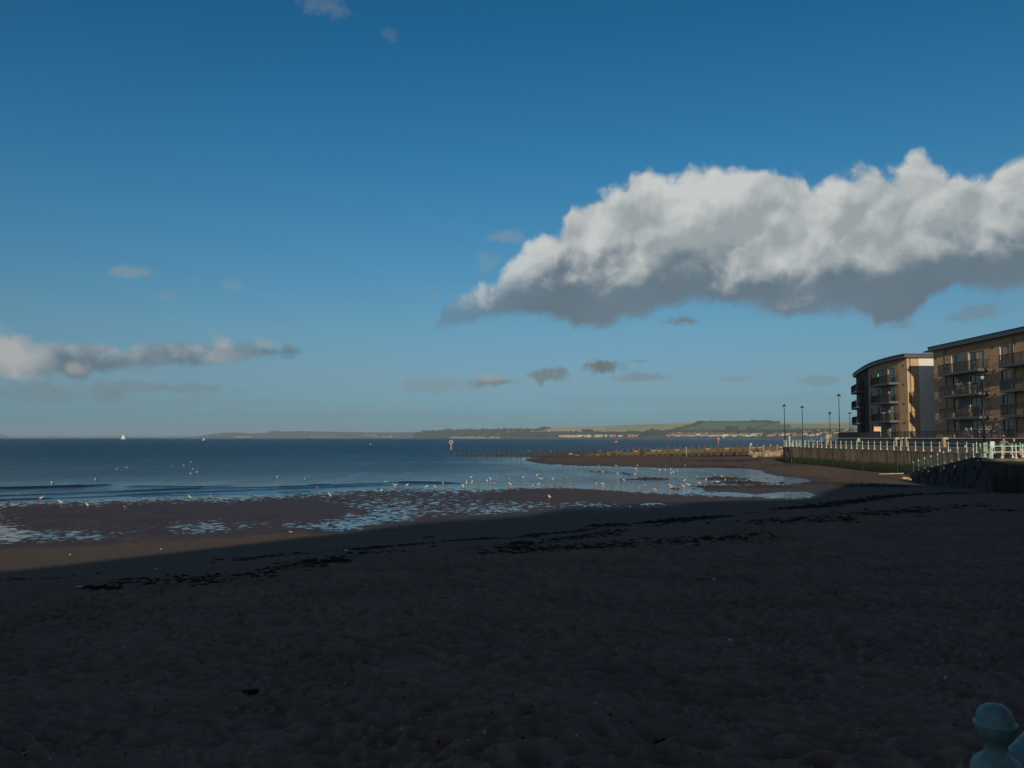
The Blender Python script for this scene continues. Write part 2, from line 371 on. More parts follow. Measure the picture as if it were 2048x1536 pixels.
def sand_material():
    m = bpy.data.materials.new('beach_sand'); m.use_nodes = True; t = NT(m.node_tree); b = m.node_tree.nodes['Principled BSDF']
    geo = t.n('ShaderNodeNewGeometry'); pos = geo.outputs['Position']; s = t.n('ShaderNodeSeparateXYZ'); t.put(s.inputs[0], pos)
    z = s.outputs[2]
    n1 = t.noise(pos, 0.35, 5, 0.6); n2 = t.noise(pos, 6.0, 5, 0.65); n3 = t.noise(pos, 60, 3, 0.7)
    zz = t.m('ADD', z, t.m('MULTIPLY', t.m('SUBTRACT', n1, 0.5), 0.12))
    wet = t.ss(zz, 0.035, 0.10, 1.0, 0.0)
    dry = t.ss(zz, 0.45, 0.95)
    cw_ = t.mix(t.lin(n1, 0.3, 0.7), (0.090, 0.054, 0.043, 1), (0.130, 0.080, 0.062, 1))
    cm = t.mix(t.lin(n2, 0.3, 0.7), (0.185, 0.148, 0.118, 1), (0.25, 0.20, 0.158, 1))
    cd = t.mix(t.lin(n2, 0.3, 0.7), (0.165, 0.104, 0.080, 1), (0.240, 0.152, 0.116, 1))
    c = t.mix(wet, t.mix(dry, cm, cd), cw_)
    # broken shell and grit
    vo = t.n('ShaderNodeTexVoronoi'); t.put(vo.inputs['Vector'], pos); vo.inputs['Scale'].default_value = 9
    sp = t.n('ShaderNodeSeparateColor'); t.put(sp.inputs[0], vo.outputs['Color'])
    speck = t.m('MULTIPLY', t.ss(vo.outputs['Distance'], 0.10, 0.2, 1.0, 0.0), t.m('GREATER_THAN', sp.outputs[0], 0.90))
    c = t.mix(t.m('MULTIPLY', speck, t.m('SUBTRACT', 0.75, t.m('MULTIPLY', wet, 0.6))), c, (0.42, 0.37, 0.30, 1))
    speck2 = t.m('MULTIPLY', t.ss(vo.outputs['Distance'], 0.13, 0.25, 1.0, 0.0), t.m('LESS_THAN', sp.outputs[0], 0.10))
    c = t.mix(t.m('MULTIPLY', speck2, 0.8), c, (0.02, 0.016, 0.012, 1))
    c = t.mix(t.m('MULTIPLY', t.lin(n3, 0.35, 0.7), 0.35), c, (0.03, 0.025, 0.022, 1))
    # crests coloured paler than hollows, painting in relief shading the soft sky lacks
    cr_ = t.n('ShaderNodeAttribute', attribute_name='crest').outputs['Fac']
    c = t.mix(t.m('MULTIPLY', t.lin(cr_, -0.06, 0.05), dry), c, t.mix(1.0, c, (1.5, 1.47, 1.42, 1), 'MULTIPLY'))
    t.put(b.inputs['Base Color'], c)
    t.put(b.inputs['Roughness'], t.mix(wet, (0.95,) * 3 + (1,), (0.56,) * 3 + (1,)))
    t.put(b.inputs['Specular IOR Level'], t.m('MULTIPLY', wet, 0.11))
    bn = t.n('ShaderNodeBump'); bn.inputs['Strength'].default_value = 0.5; bn.inputs['Distance'].default_value = 0.012
    t.put(bn.inputs['Height'], t.m('ADD', n2, t.m('MULTIPLY', n3, 0.5))); t.put(b.inputs['Normal'], bn.outputs[0])
    return m
SAND = sand_material()
angs = np.concatenate([np.linspace(-75, -34.5, 50, endpoint=False), np.linspace(-34.5, 34.5, 760), np.linspace(35.2, 80, 50)])
ratio = np.concatenate([np.full(330, 1.0055), np.full(420, 1.0038), np.full(140, 1.006)])
rs = 5.0 * np.cumprod(np.r_[1.0, ratio])
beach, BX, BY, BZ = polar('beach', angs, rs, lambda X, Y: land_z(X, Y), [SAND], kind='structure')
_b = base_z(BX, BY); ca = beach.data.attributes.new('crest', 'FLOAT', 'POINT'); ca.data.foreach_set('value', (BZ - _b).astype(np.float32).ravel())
def gz(x, y):          # height of the built beach at a point
    r = min(max(math.hypot(x, y), rs[0] * 1.001), rs[-1] * .999); a = min(max(math.degrees(math.atan2(x, y)), -74.9), 79.9)
    i = int(np.searchsorted(rs, r)) - 1; j = int(np.searchsorted(angs, a)) - 1
    fi = (r - rs[i]) / (rs[i + 1] - rs[i]); fj = (a - angs[j]) / (angs[j + 1] - angs[j])
    return float((BZ[i, j] * (1 - fi) + BZ[i + 1, j] * fi) * (1 - fj) + (BZ[i, j + 1] * (1 - fi) + BZ[i + 1, j + 1] * fi) * fj)

# ------------------------------------------------------------------ water
def water_material():
    m = bpy.data.materials.new('sea_water'); m.use_nodes = True; t = NT(m.node_tree); b = m.node_tree.nodes['Principled BSDF']
    pos = t.n('ShaderNodeNewGeometry').outputs['Position']
    at_ = t.n('ShaderNodeAttribute', attribute_name='depth').outputs['Fac']
    deep = t.m('ADD', at_, 0.0, clamp=True)
    n1 = t.noise(t.map(pos, (0.02, 0.05, 1)), 1.0, 4, 0.55)
    c = t.mix(deep, (0.022, 0.018, 0.015, 1), (0.002, 0.036, 0.078, 1))
    t.put(b.inputs['Base Color'], c)
    t.put(b.inputs['Roughness'], t.m('ADD', 0.06, t.m('MULTIPLY', deep, 0.30)))
    b.inputs['IOR'].default_value = 1.333
    wa = t.noise(t.map(pos, (0.8, 1.7, 1), (0, 0, 0.25)), 1.0, 5, 0.62)
    wb = t.noise(t.map(pos, (0.07, 0.22, 1), (0, 0, 0.1)), 1.0, 4, 0.55)
    wc = t.noise(t.map(pos, (3.0, 5.0, 1)), 1.0, 3, 0.5)
    patch = t.lin(t.m('ADD', t.m('MULTIPLY', n1, 0.45), t.m('MULTIPLY', t.noise(t.map(pos, (0.35, 0.045, 1), (0, 0, 0.05)), 1.0, 9, 0.72), 0.55)), 0.38, 0.62, 0.25, 1.6)
    b1 = t.n('ShaderNodeBump'); t.put(b1.inputs['Height'], t.m('ADD', t.m('MULTIPLY', wa, 1.1), t.m('ADD', t.m('MULTIPLY', wb, 1.8), t.m('MULTIPLY', wc, 0.10))))
    b1.inputs['Distance'].default_value = 1.0
    t.put(b1.inputs['Strength'], t.m('MULTIPLY', patch, t.m('ADD', 0.02, t.m('MULTIPLY', deep, 1.0))))
    t.put(b.inputs['Normal'], b1.outputs[0])
    return m
WATER = water_material()
# low swash fronts running along the shore (photo polylines): crest height, points
FRONTS = [(0.20, [(-200, 979), (0, 977), (60, 976), (165, 973), (235, 969)], 235), (0.14, [(240, 972), (330, 973), (400, 974), (480, 971)], 480), (0.13, [(-200, 994), (0, 992), (200, 985), (300, 981), (400, 977), (560, 974), (700, 970), (800, 968)], 900),
          (0.11, [(-200, 1003), (0, 1001), (100, 997), (230, 992), (400, 984), (560, 978), (800, 970), (930, 968)], 930), (0.08, [(200, 995), (400, 990), (560, 986), (640, 982)], 640), (0.17, [(605, 971), (660, 970), (800, 965), (950, 968)], 900),
          (0.05, [(960, 971), (1040, 969), (1150, 973)], 1150), (0.12, [(990, 942), (1060, 935), (1130, 929)], 1130), (0.10, [(880, 932), (960, 930), (1080, 934)], 1080), (0.13, [(960, 920), (1010, 918), (1100, 916)], 1100),
          (0.07, [(1180, 938), (1260, 942), (1330, 950)], 1330), (0.07, [(1290, 941), (1360, 946), (1420, 954)], 1420),]
FR = []
for h, pts, _e in FRONTS:
    w_ = [at(px, py, 0.0)[:2] for px, py in pts]; FR.append((h, np.array(w_)))
def water_z(X, Y):
    Z = np.zeros_like(X)
    for h, P in FR:
        for i in range(len(P) - 1):
            a, b = P[i], P[i + 1]; L = np.hypot(*(b - a)); d = (b - a) / L; nrm = np.array([-d[1], d[0]])
            s = (X - a[0]) * d[0] + (Y - a[1]) * d[1]; q = (X - a[0]) * nrm[0] + (Y - a[1]) * nrm[1]
            q = q + 0.35 * pn(X * 0.25, Y * 0.25, 7)
            wid = 0.40 + 0.003 * np.hypot(X, Y)
            e0 = 1.0 if i else 0.0; e1 = 1.0 if i < len(P) - 2 else 0.0
            sh = np.clip((s + (0 if e0 else 0)) / (L * 0.35), 0, 1) if not e0 else (s >= 0) * 1.0
            en = np.clip((L - s) / (L * 0.35), 0, 1) if not e1 else (s < L) * 1.0
            prof = np.where(q < 0, np.exp(-(q / (wid * 0.45)) ** 2), np.exp(-(q / (wid * 1.6)) ** 2))
            amp = h * (0.7 + 0.5 * pn(X * 0.08, Y * 0.08, 9 + i))
            Z = np.maximum(Z, amp * prof * sh * en)
    return Z
wr = np.concatenate([26 * np.cumprod(np.r_[1.0, np.full(150, 1.0055), np.full(470, 1.0016), np.full(70, 1.0074)]), 212 * np.cumprod(np.full(150, 1.022)) , [9000, 14000, 24000]])
wang = np.concatenate([np.linspace(-80, -34.5, 24, endpoint=False), np.linspace(-34.5, 26, 380), np.linspace(28, 80, 16)])
def wz(X, Y):
    z = water_z(X, Y)
    return z * (np.hypot(X, Y) < 400)
sea, SX, SY, SZ = polar('sea_water', wang, wr, wz, [WATER], kind='structure')
RR_ = np.hypot(SX, SY); t0 = np.clip(np.log(np.maximum(RR_, 1) / 66) / math.log(330 / 66), 0, 1)
sh_ = np.clip(-base_z(SX, SY) / 0.45, 0, 1) ** .6; sh_ = np.where(RR_ > 260, 1, np.maximum(sh_, np.clip((RR_ - 230) / 30, 0, 1)))
dep = t0 ** .5 * sh_
at_ = sea.data.attributes.new('depth', 'FLOAT', 'POINT'); at_.data.foreach_set('value', dep.astype(np.float32).ravel())

# ------------------------------------------------------------------ promenade and sea walls
def wall_material():
    m = bpy.data.materials.new('sea_wall_concrete'); m.use_nodes = True; t = NT(m.node_tree); b = m.node_tree.nodes['Principled BSDF']
    pos = t.n('ShaderNodeNewGeometry').outputs['Position']; s = t.n('ShaderNodeSeparateXYZ'); t.put(s.inputs[0], pos)
    n1 = t.noise(t.map(pos, (0.8, 0.8, 0.12)), 1.6, 5, 0.65); n2 = t.noise(pos, 1.0, 5, 0.65); n3 = t.noise(t.map(pos, (1, 1, 0.05)), 3.5, 4, 0.6)
    c = t.mix(t.lin(n1, 0.40, 0.60), (0.12, 0.095, 0.062, 1), (0.30, 0.245, 0.165, 1))
    c = t.mix(t.ss(n3, 0.50, 0.66), c, (0.10, 0.065, 0.03, 1))
    hz = t.m('ADD', s.outputs[2], t.m('MULTIPLY', t.m('SUBTRACT', n2, 0.5), 1.3))
    c = t.mix(t.ss(hz, 1.35, 1.85, 1.0, 0.0), c, (0.035, 0.055, 0.014, 1))
    c = t.mix(t.ss(hz, 0.55, 1.15, 1.0, 0.0), c, (0.018, 0.022, 0.010, 1))
    t.put(b.inputs['Base Color'], c); b.inputs['Roughness'].default_value = 0.9
    bn = t.n('ShaderNodeBump'); bn.inputs['Strength'].default_value = 0.6; bn.inputs['Distance'].default_value = 0.05
    t.put(bn.inputs['Height'], n2); t.put(b.inputs['Normal'], bn.outputs[0])
    return m
WALLM = wall_material()
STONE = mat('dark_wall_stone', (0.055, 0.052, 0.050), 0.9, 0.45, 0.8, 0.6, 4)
COPE = mat('wall_coping', (0.20, 0.18, 0.15), 0.85, 0.3, 2.0, 0.3, 12)
PAVE = mat('red_paving', (0.21, 0.095, 0.075), 0.85, 0.25, 0.6, 0.2, 12)
TEAL = mat('pale_green_paint', (0.44, 0.68, 0.56), 0.45, 0.10, 6.0, 0.15, 60)
PZ = 3.35
def offset(poly, d):
    out = []
    for i, p in enumerate(poly):
        a = poly[max(i - 1, 0)]; b = poly[min(i + 1, len(poly) - 1)]
        dx, dy = b[0] - a[0], b[1] - a[1]; L = math.hypot(dx, dy); out.append((p[0] - dy / L * d, p[1] + dx / L * d))
    return out
# edge of the promenade, walking away from the viewer
NEAR = [(-34, -42), (-20, -22), (-8, -8.2), (-0.4, 0.15), (0.93, 1.53), (9, 10), (20, 22), (31, 38), (38.5, 52), (41.2, 62.0), (41.0, 65.9)]
RTOP = [(38.0, 66.0)]
ROUT = [(38.0, 66.2), (38.6, 69), (39.3, 72.6), (40.1, 77), (41.0, 82), (41.8, 86.6)]
RAMPZ = [PZ, PZ, 2.95, 2.45, 1.95, 1.35]
FAR_ = [(50.3, 88.0), (50.35, 100), (50.3, 115), (50.3, 130), (50.3, 145), (50.3, 152.5), (50.6, 154.5), (51.3, 156.5), (52.6, 158.6), (54.3, 161), (62, 171), (74, 188), (88, 215), (100, 240)]
def ribbon(mb, pts, z0, z1, th, mi=0, zz=None):
    inn = offset(pts, -th)
    for i in range(len(pts) - 1):
        a, b, c, d = pts[i], pts[i + 1], inn[i + 1], inn[i]
        za, zb = (z1, z1) if zz is None else (zz[i], zz[i + 1])
        mb.add([(a[0], a[1], z0), (b[0], b[1], z0), (c[0], c[1], z0), (d[0], d[1], z0), (a[0], a[1], za), (b[0], b[1], zb), (c[0], c[1], zb), (d[0], d[1], za)],
               [(0, 1, 5, 4), (3, 7, 6, 2), (4, 5, 6, 7), (0, 4, 7, 3), (1, 2, 6, 5)] if 0 < i < len(pts) - 2 else [(0, 1, 5, 4), (1, 2, 6, 5), (2, 3, 7, 6), (3, 0, 4, 7), (4, 5, 6, 7), (3, 2, 1, 0)], mi)
# promenade surface: flat by the railing, rising a little to the boundary wall
def grid_sheet(name, A, B, za, zb, m, **kw):
    mb = MB(); n = len(A)
    for i in range(n): mb.v += [(A[i][0], A[i][1], za[i]), (B[i][0], B[i][1], zb[i])]
    for i in range(n - 1): mb.f.append([2 * i, 2 * i + 1, 2 * i + 3, 2 * i + 2]); mb.mi.append(0); mb.sm.append(False)
    return mb.obj(name, m, **kw)
Yv = [66, 72, 80, 88, 100, 115, 130, 145, 152.5]
Aa = [(40.5, 64.5), (48, 71), (50.1, 80)] + [(50.1, y) for y in Yv[3:]]
Aa = [(39, 66.0), (46.6, 72), (49.2, 80)] + [(50.35, y) for y in Yv[3:]]
Bb = [(57.2, y) for y in Yv]
grid_sheet('promenade', Aa, Bb, [PZ] * 9, [3.78] * 9, PAVE, kind='structure')
pw = MB(); fp = FAR_[5:]
pw.prism(fp[1:] + [(150, 240), (150, 146), (57.25, 146), (57.25, 152.5)] + [fp[0]], 1.5, PZ + 0.001)
pw.obj('promenade_headland', PAVE, kind='structure')
nb = offset(NEAR, -9.0)
grid_sheet('promenade_near', NEAR, nb, [PZ] * len(NEAR), [PZ] * len(nb), mat('grey_paving', (0.10, 0.095, 0.09), 0.85, 0.2, 1.0, 0.2, 12), kind='structure')
grid_sheet('promenade_link', [(38.0, 66.0), (41.0, 65.9), (41.2, 62)], [(57.2, 66.0), (57.2, 64), (57.2, 55)], [PZ - .004] * 3, [3.78, 3.7, 3.6], PAVE, kind='structure')
# far curved sea wall
sw = thing('sea_wall', 'long curved concrete sea wall stained green with algae below the far promenade', 'sea wall', (50.3, 120, 0))
def world_kid(mb, name, m, par, **kw):
    o = mb.obj(name, m, par, **kw); o.matrix_parent_inverse = Matrix.Translation(par.location).inverted() if par.rotation_euler[2] == 0 else par.matrix_basis.inverted(); return o
mb = MB(); ribbon(mb, FAR_, -0.6, PZ - 0.12, 0.7); world_kid(mb, 'wall', WALLM, sw)
mb = MB(); ribbon(mb, offset(FAR_, 0.06), PZ - 0.12, PZ + 0.03, 0.62); world_kid(mb, 'coping', COPE, sw)
for y in (97.3, 108.1, 118.9, 129.6, 140.4):      # narrow pour joints filled with darker mortar
    mb = MB(); mb.box(50.27, 50.31, y, y + 0.05, -0.5, PZ - 0.13); world_kid(mb, 'joint', STONE, sw)
mb = MB()
arc = [(50.19, 150.9 - 0.0 * i, 3.1 - 0.12 * i) for i in range(2)] + [(50.19, 149.8 - 1.1 * math.sin(i * 0.22), 3.0 - i * 0.36) for i in range(9)]
for a, b in zip(arc, arc[1:]): mb.tube(a, b, 0.10, n=6)
world_kid(mb, 'drain_pipe', mat('black_pipe', (0.01, 0.01, 0.01), 0.6), sw)
# wall running along the back of the ramp
rw = thing('ramp_back_wall', 'brown concrete wall behind the beach ramp, under the promenade railing', 'sea wall', (48, 78, 0))
mb = MB(); ribbon(mb, [(39.0, 66.3), (46.6, 72), (49.2, 80), (50.3, 88.0)], 0.2, PZ - 0.01, 0.6); world_kid(mb, 'wall', WALLM, rw)
# near sea wall with a ramp down to the sand
nw = thing('near_sea_wall', 'dark stone sea wall in shade where the beach ramp begins', 'sea wall', (40, 60, 0))
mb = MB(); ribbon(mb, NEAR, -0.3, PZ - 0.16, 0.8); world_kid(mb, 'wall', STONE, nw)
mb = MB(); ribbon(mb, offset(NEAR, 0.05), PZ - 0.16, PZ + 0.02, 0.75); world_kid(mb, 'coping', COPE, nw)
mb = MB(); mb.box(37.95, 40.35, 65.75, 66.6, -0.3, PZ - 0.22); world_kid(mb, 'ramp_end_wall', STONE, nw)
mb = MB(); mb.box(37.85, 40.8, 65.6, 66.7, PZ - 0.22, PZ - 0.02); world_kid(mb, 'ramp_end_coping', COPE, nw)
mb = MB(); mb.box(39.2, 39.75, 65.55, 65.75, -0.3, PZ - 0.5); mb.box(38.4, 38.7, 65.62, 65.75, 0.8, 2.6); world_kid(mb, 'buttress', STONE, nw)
random.seed(3)
for row in range(8):             # courses of rough blocks on the ramp end wall
    x = 37.97 + (row % 2) * 0.25
    while x < 40.2:
        wd = random.uniform(0.4, 0.65); mb = MB(); e = random.uniform(0.02, 0.07)
        if x + wd < 39.18 or x > 39.76:
            mb.box(x, min(x + wd - 0.03, 40.3), 65.75 - e, 65.76, 0.75 + row * 0.29, 1.01 + row * 0.29); world_kid(mb, 'stone', STONE, nw)
        x += wd
rp = thing('beach_ramp', 'dark rough ramp sloping from the promenade down to the sand', 'ramp', (40, 76, 0))
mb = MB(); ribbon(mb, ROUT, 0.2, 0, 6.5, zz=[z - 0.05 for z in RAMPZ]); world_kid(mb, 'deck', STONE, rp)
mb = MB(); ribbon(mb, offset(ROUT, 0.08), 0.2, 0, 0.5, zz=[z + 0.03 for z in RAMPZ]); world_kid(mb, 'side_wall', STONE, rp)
rnd = random.Random(5)
for i in range(44):
    t = rnd.random(); k_ = t * (len(ROUT) - 1); j = int(k_); fr = k_ - j
    a, b = ROUT[j], ROUT[min(j + 1, len(ROUT) - 1)]; x = a[0] + (b[0] - a[0]) * fr; y = a[1] + (b[1] - a[1]) * fr
    zt = RAMPZ[j] + (RAMPZ[min(j + 1, 5)] - RAMPZ[j]) * fr
    mb = MB(); L = rnd.uniform(0.25, 0.6); h = rnd.uniform(0.15, 0.3)
    mb.box(-0.10, 0.12, -L, L, -h, h)
    o = mb.obj('stone', STONE, rp); o.matrix_parent_inverse = Matrix.Translation(rp.location).inverted()
    o.location = (x - 0.12, y, rnd.uniform(0.9, max(zt - 0.35, 1.0))); o.rotation_euler = (rnd.uniform(-.1, .1), rnd.uniform(-.08, .08), -0.19 + rnd.uniform(-.06, .06))

# boulders and planks at the foot of the ramp
def boulder(r, seed, m, sq=(1, 1, 0.6)):
    bm = bmesh.new(); bmesh.ops.create_icosphere(bm, subdivisions=2, radius=r)
    rr = random.Random(seed); ph = [rr.uniform(0, 9) for _ in range(6)]
    for v in bm.verts:
        c = v.co; k_ = 1 + 0.22 * math.sin(c.x * 5 / r + ph[0]) * math.sin(c.y * 4 / r + ph[1]) + 0.16 * math.sin(c.z * 6 / r + ph[2] + c.x / r * 3)
        v.co = Vector((c.x * k_ * sq[0], c.y * k_ * sq[1], c.z * k_ * sq[2]))
    me = bpy.data.meshes.new('rock'); bm.to_mesh(me); bm.free(); me.materials.append(m); return me
ROCKD = mat('dark_wet_rock', (0.03, 0.028, 0.025), 0.6, 0.5, 2.5, 0.6, 9); ROCKY = mat('ochre_rock', (0.42, 0.34, 0.18), 0.9, 0.35, 2.0, 0.5, 9)
ROCKS = [((1810, 958), .35, ROCKY, 'ochre boulder lying just left of the foot of the ramp'), ((1822, 960), .28, ROCKY, 'small reddish ochre rock beside the foot of the ramp'), ((1842, 963), .48, ROCKY, 'largest sunlit ochre rock below the ramp railing'),
         ((1853, 965), .24, ROCKY, 'small sunlit rock at the right of the largest ochre one'), ((1846, 943), .3, ROCKY, 'reddish block perched on the low end of the ramp'), ((1826, 950), .6, ROCKD, 'dark boulder under the last post of the ramp railing'),
         ((1838, 953), .5, ROCKD, 'dark boulder against the low end of the ramp'), ((1862, 958), .7, ROCKD, 'broad dark boulder at the side of the ramp'), ((1885, 966), .55, ROCKD, 'dark rock sunk in sand by the ramp side wall'), ((1905, 969), .5, ROCKD, 'low dark rock near the middle of the ramp side wall'),
         ((1930, 972), .45, ROCKD, 'dark rock at the foot of the shaded ramp wall')]
for i, ((px, py), r, m, lab) in enumerate(ROCKS):
    x, y, z = drop(px, py); link('rock', boulder(r, i, m, (1.3, 1, .6)), None, (x, y, z + (0.05 if i != 4 else 0.55)), label=lab, category='rock')
for px, py, L, a, lab in ((1858, 968, .9, 0.5, 'upper of two pale planks on the sand below the ramp'), (1853, 967, .7, -0.4, 'lower pale plank on the sand left of the other plank'), (1795, 948, 2.2, 2.9, 'long pale driftwood pole lying against the foot of the sea wall')):
    x, y, z = drop(px, py); mb = MB(); mb.box(-L, L, -.08, .08, 0, .09); mb.box(-L * .98, L * .5, -.03, .11, .09, .12)
    mb.obj('plank' if L < 2 else 'driftwood', ROCKY, None, loc=(x, y, z), rot=(0.05, 0.03, a), label=lab, category='plank' if L < 2 else 'driftwood')

# ------------------------------------------------------------------ railings
POST_PROF = [(0.105, 0), (0.105, 0.04), (0.07, 0.09), (0.045, 0.16), (0.036, 0.30), (0.034, 0.47), (0.05, 0.49), (0.052, 0.56), (0.034, 0.58), (0.030, 0.93), (0.050, 0.955),
             (0.055, 1.00), (0.047, 1.04), (0.028, 1.06), (0.022, 1.075), (0.030, 1.09), (0.042, 1.115), (0.044, 1.125), (0.036, 1.13), (0.033, 1.15), (0.018, 1.168), (0.004, 1.173)]
mb = MB(); mb.smooth = True; mb.lathe([(r * 1.25, z) for r, z in POST_PROF], n=8); POSTM = mb.mesh('post', TEAL)
def railing(name, label, pts, z, spacing, rails=(0.52, 0.98), rr=0.03, jitter=0.0, skip0=False):
    zf = z if callable(z) else (lambda d: z)
    t = thing(name, label, 'railing', (pts[0][0], pts[0][1], zf(0))); inv = Matrix.Translation(t.location).inverted()
    P = [Vector(p) for p in pts]; seg = [(b - a).length for a, b in zip(P, P[1:])]; tot = sum(seg); n = max(1, round(tot / spacing))
    def pos(d):
        for a, b, L in zip(P, P[1:], seg):
            if d <= L + 1e-6: return a + (b - a) * (d / L)
            d -= L
        return P[-1]
    Q = [pos(i * tot / n) for i in range(n + 1)]; Z = [zf(i / n) for i in range(n + 1)]
    rj = random.Random(2)
    for i in range(n + 1):
        o = link('post', POSTM, t, (Q[i].x, Q[i].y, Z[i]), (rj.uniform(-jitter, jitter), rj.uniform(-jitter, jitter), 0)); o.matrix_parent_inverse = inv
    for h in rails:
        m = MB()
        for i in range(n): m.tube((Q[i].x, Q[i].y, Z[i] + h), (Q[i + 1].x, Q[i + 1].y, Z[i + 1] + h), rr, n=6)
        o = m.obj('rail', TEAL, t); o.matrix_parent_inverse = inv
    return t
railing('promenade_railing', 'long pale green railing on top of the curved far sea wall', [(50.5, 88.0), (50.55, 100), (50.5, 152.5), (50.8, 154.4), (51.5, 156.4), (52.8, 158.5), (54.5, 160.9), (62.2, 171), (74.2, 188)], PZ + 0.03, 1.95, rr=0.022)
def rampz(f):
    d = f * 5; j = min(int(d), 4); return RAMPZ[j] + (RAMPZ[j + 1] - RAMPZ[j]) * (d - j)
RR = offset(ROUT, -0.15)
railing('ramp_railing', 'pale green railing stepping down the side of the beach ramp', RR, rampz, 1.95, rr=0.018, jitter=0.03)
railing('ramp_head_railing', 'thick pale green railing across the head of the ramp where people lean', [(38.15, 65.95), (41.0, 65.5), (41.35, 62), (38.7, 52)], PZ, 1.95, rr=0.034)
railing('inner_ramp_railing', 'pale green railing behind the people at the top of the ramp', [(39.6, 66.9), (46.8, 72.3), (49.4, 80), (50.4, 86.4)], PZ, 1.95, rr=0.024)
railing('near_promenade_railing', 'pale green railing running on from the near ball finial along the shaded wall', [(3.63, 4.46), (9.3, 10.0), (20.3, 21.9), (31.3, 37.9), (38.7, 51.8)], PZ - .03, 1.95, rr=0.024)
# the near railing beside the viewer, cast with more detail
NP = [(0.943, 1.65)]; dn = Vector((0.69, 0.72))
TEALN = mat('weathered_shaded_green_paint', (0.15, 0.27, 0.26), 0.5, 0.30, 30.0, 0.25, 90)  # the pale green paint darkened for shade; its mottling is wear
nr = thing('near_railing', 'pale green cast iron railing with a ball finial right beside the viewer', 'railing', (NP[0][0], NP[0][1], PZ))
fin = [(0.10, 0), (0.10, 0.035), (0.065, 0.08), (0.042, 0.16), (0.034, 0.3), (0.034, 0.95), (0.040, 0.975), (0.047, 0.99), (0.0475, 1.035), (0.0465, 1.045), (0.041, 1.058), (0.030, 1.066), (0.0225, 1.074), (0.0200, 1.083), (0.0205, 1.090), (0.0235, 1.097),
       (0.029, 1.104), (0.034, 1.112), (0.0375, 1.121), (0.0392, 1.127), (0.0396, 1.129), (0.0385, 1.131), (0.0345, 1.132), (0.0342, 1.136), (0.0330, 1.143), (0.0300, 1.151), (0.0250, 1.158), (0.0180, 1.163), (0.0090, 1.166), (0.001, 1.167)]
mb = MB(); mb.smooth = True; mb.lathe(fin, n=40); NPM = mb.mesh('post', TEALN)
for k_ in (-1, 0, 1):
    link('post', NPM, nr, (dn.x * 1.95 * k_, dn.y * 1.95 * k_, -0.035), (0, 0, 0))
for h in (0.45, 0.985):
    m = MB(); m.smooth = True
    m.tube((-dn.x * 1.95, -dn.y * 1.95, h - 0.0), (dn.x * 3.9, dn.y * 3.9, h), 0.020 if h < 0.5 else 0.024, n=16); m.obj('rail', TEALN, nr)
for h in (0.925, ):
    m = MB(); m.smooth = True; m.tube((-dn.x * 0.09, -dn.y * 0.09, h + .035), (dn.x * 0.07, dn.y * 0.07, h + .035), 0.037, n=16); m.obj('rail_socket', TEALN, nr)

# ------------------------------------------------------------------ seaside flats
K = 1.08
def brick_material(name, col, mort, sc=1.0):
    m = bpy.data.materials.new(name); m.use_nodes = True; t = NT(m.node_tree); b = m.node_tree.nodes['Principled BSDF']
    pos = t.n('ShaderNodeNewGeometry').outputs['Position']; s = t.n('ShaderNodeSeparateXYZ'); t.put(s.inputs[0], pos)
    v = t.xyz(t.m('ADD', s.outputs[0], s.outputs[1]), s.outputs[2], 0.0)
    br = t.n('ShaderNodeTexBrick'); t.put(br.inputs['Vector'], v); br.inputs['Scale'].default_value = 1.0
    br.inputs['Brick Width'].default_value = 0.225 * sc; br.inputs['Row Height'].default_value = 0.075 * sc; br.inputs['Mortar Size'].default_value = 0.006
    br.inputs['Color1'].default_value = tuple(c * 1.2 for c in col) + (1,); br.inputs['Color2'].default_value = tuple(c * 0.72 for c in col) + (1,); br.inputs['Mortar'].default_value = mort + (1,)
    n = t.noise(pos, 0.7, 5, 0.6)
    c = t.mix(1.0, br.outputs[0], t.mix(t.lin(n, 0.3, 0.7), (0.86, 0.86, 0.86, 1), (1.1, 1.08, 1.05, 1)), 'MULTIPLY')
    t.put(b.inputs['Base Color'], c); b.inputs['Roughness'].default_value = 0.9
    bn = t.n('ShaderNodeBump'); bn.inputs['Strength'].default_value = 0.4; bn.inputs['Distance'].default_value = 0.01; bn.invert = True
    t.put(bn.inputs['Height'], br.outputs['Fac']); t.put(b.inputs['Normal'], bn.outputs[0])
    return m
BRICK = brick_material('buff_brick', (0.52, 0.37, 0.22), (0.36, 0.28, 0.19))
RENDER = mat('white_render', (0.62, 0.62, 0.60), 0.85, 0.06, 0.8, 0.1, 10)
GREYP = mat('grey_cladding', (0.16, 0.17, 0.175), 0.7, 0.08, 1.0)
DARKM = mat('dark_grey_metal', (0.026, 0.032, 0.042), 0.7, 0.15, 2.0, spec=0.2)
SLABM = mat('balcony_slab_grey', (0.085, 0.10, 0.115), 0.6, 0.12, 2.0)
ROOFM = mat('slate_grey_roof', (0.07, 0.085, 0.10), 0.5, 0.12, 1.0)
FRAMEM = mat('window_frame_dark', (0.02, 0.022, 0.026), 0.4, 0.1)
CREAM = mat('cream_reveal', (0.55, 0.47, 0.33), 0.8, 0.06)
CURT = mat('cream_curtain', (0.48, 0.45, 0.38), 0.9, 0.15, 8, stretch=(4, 4, .2))
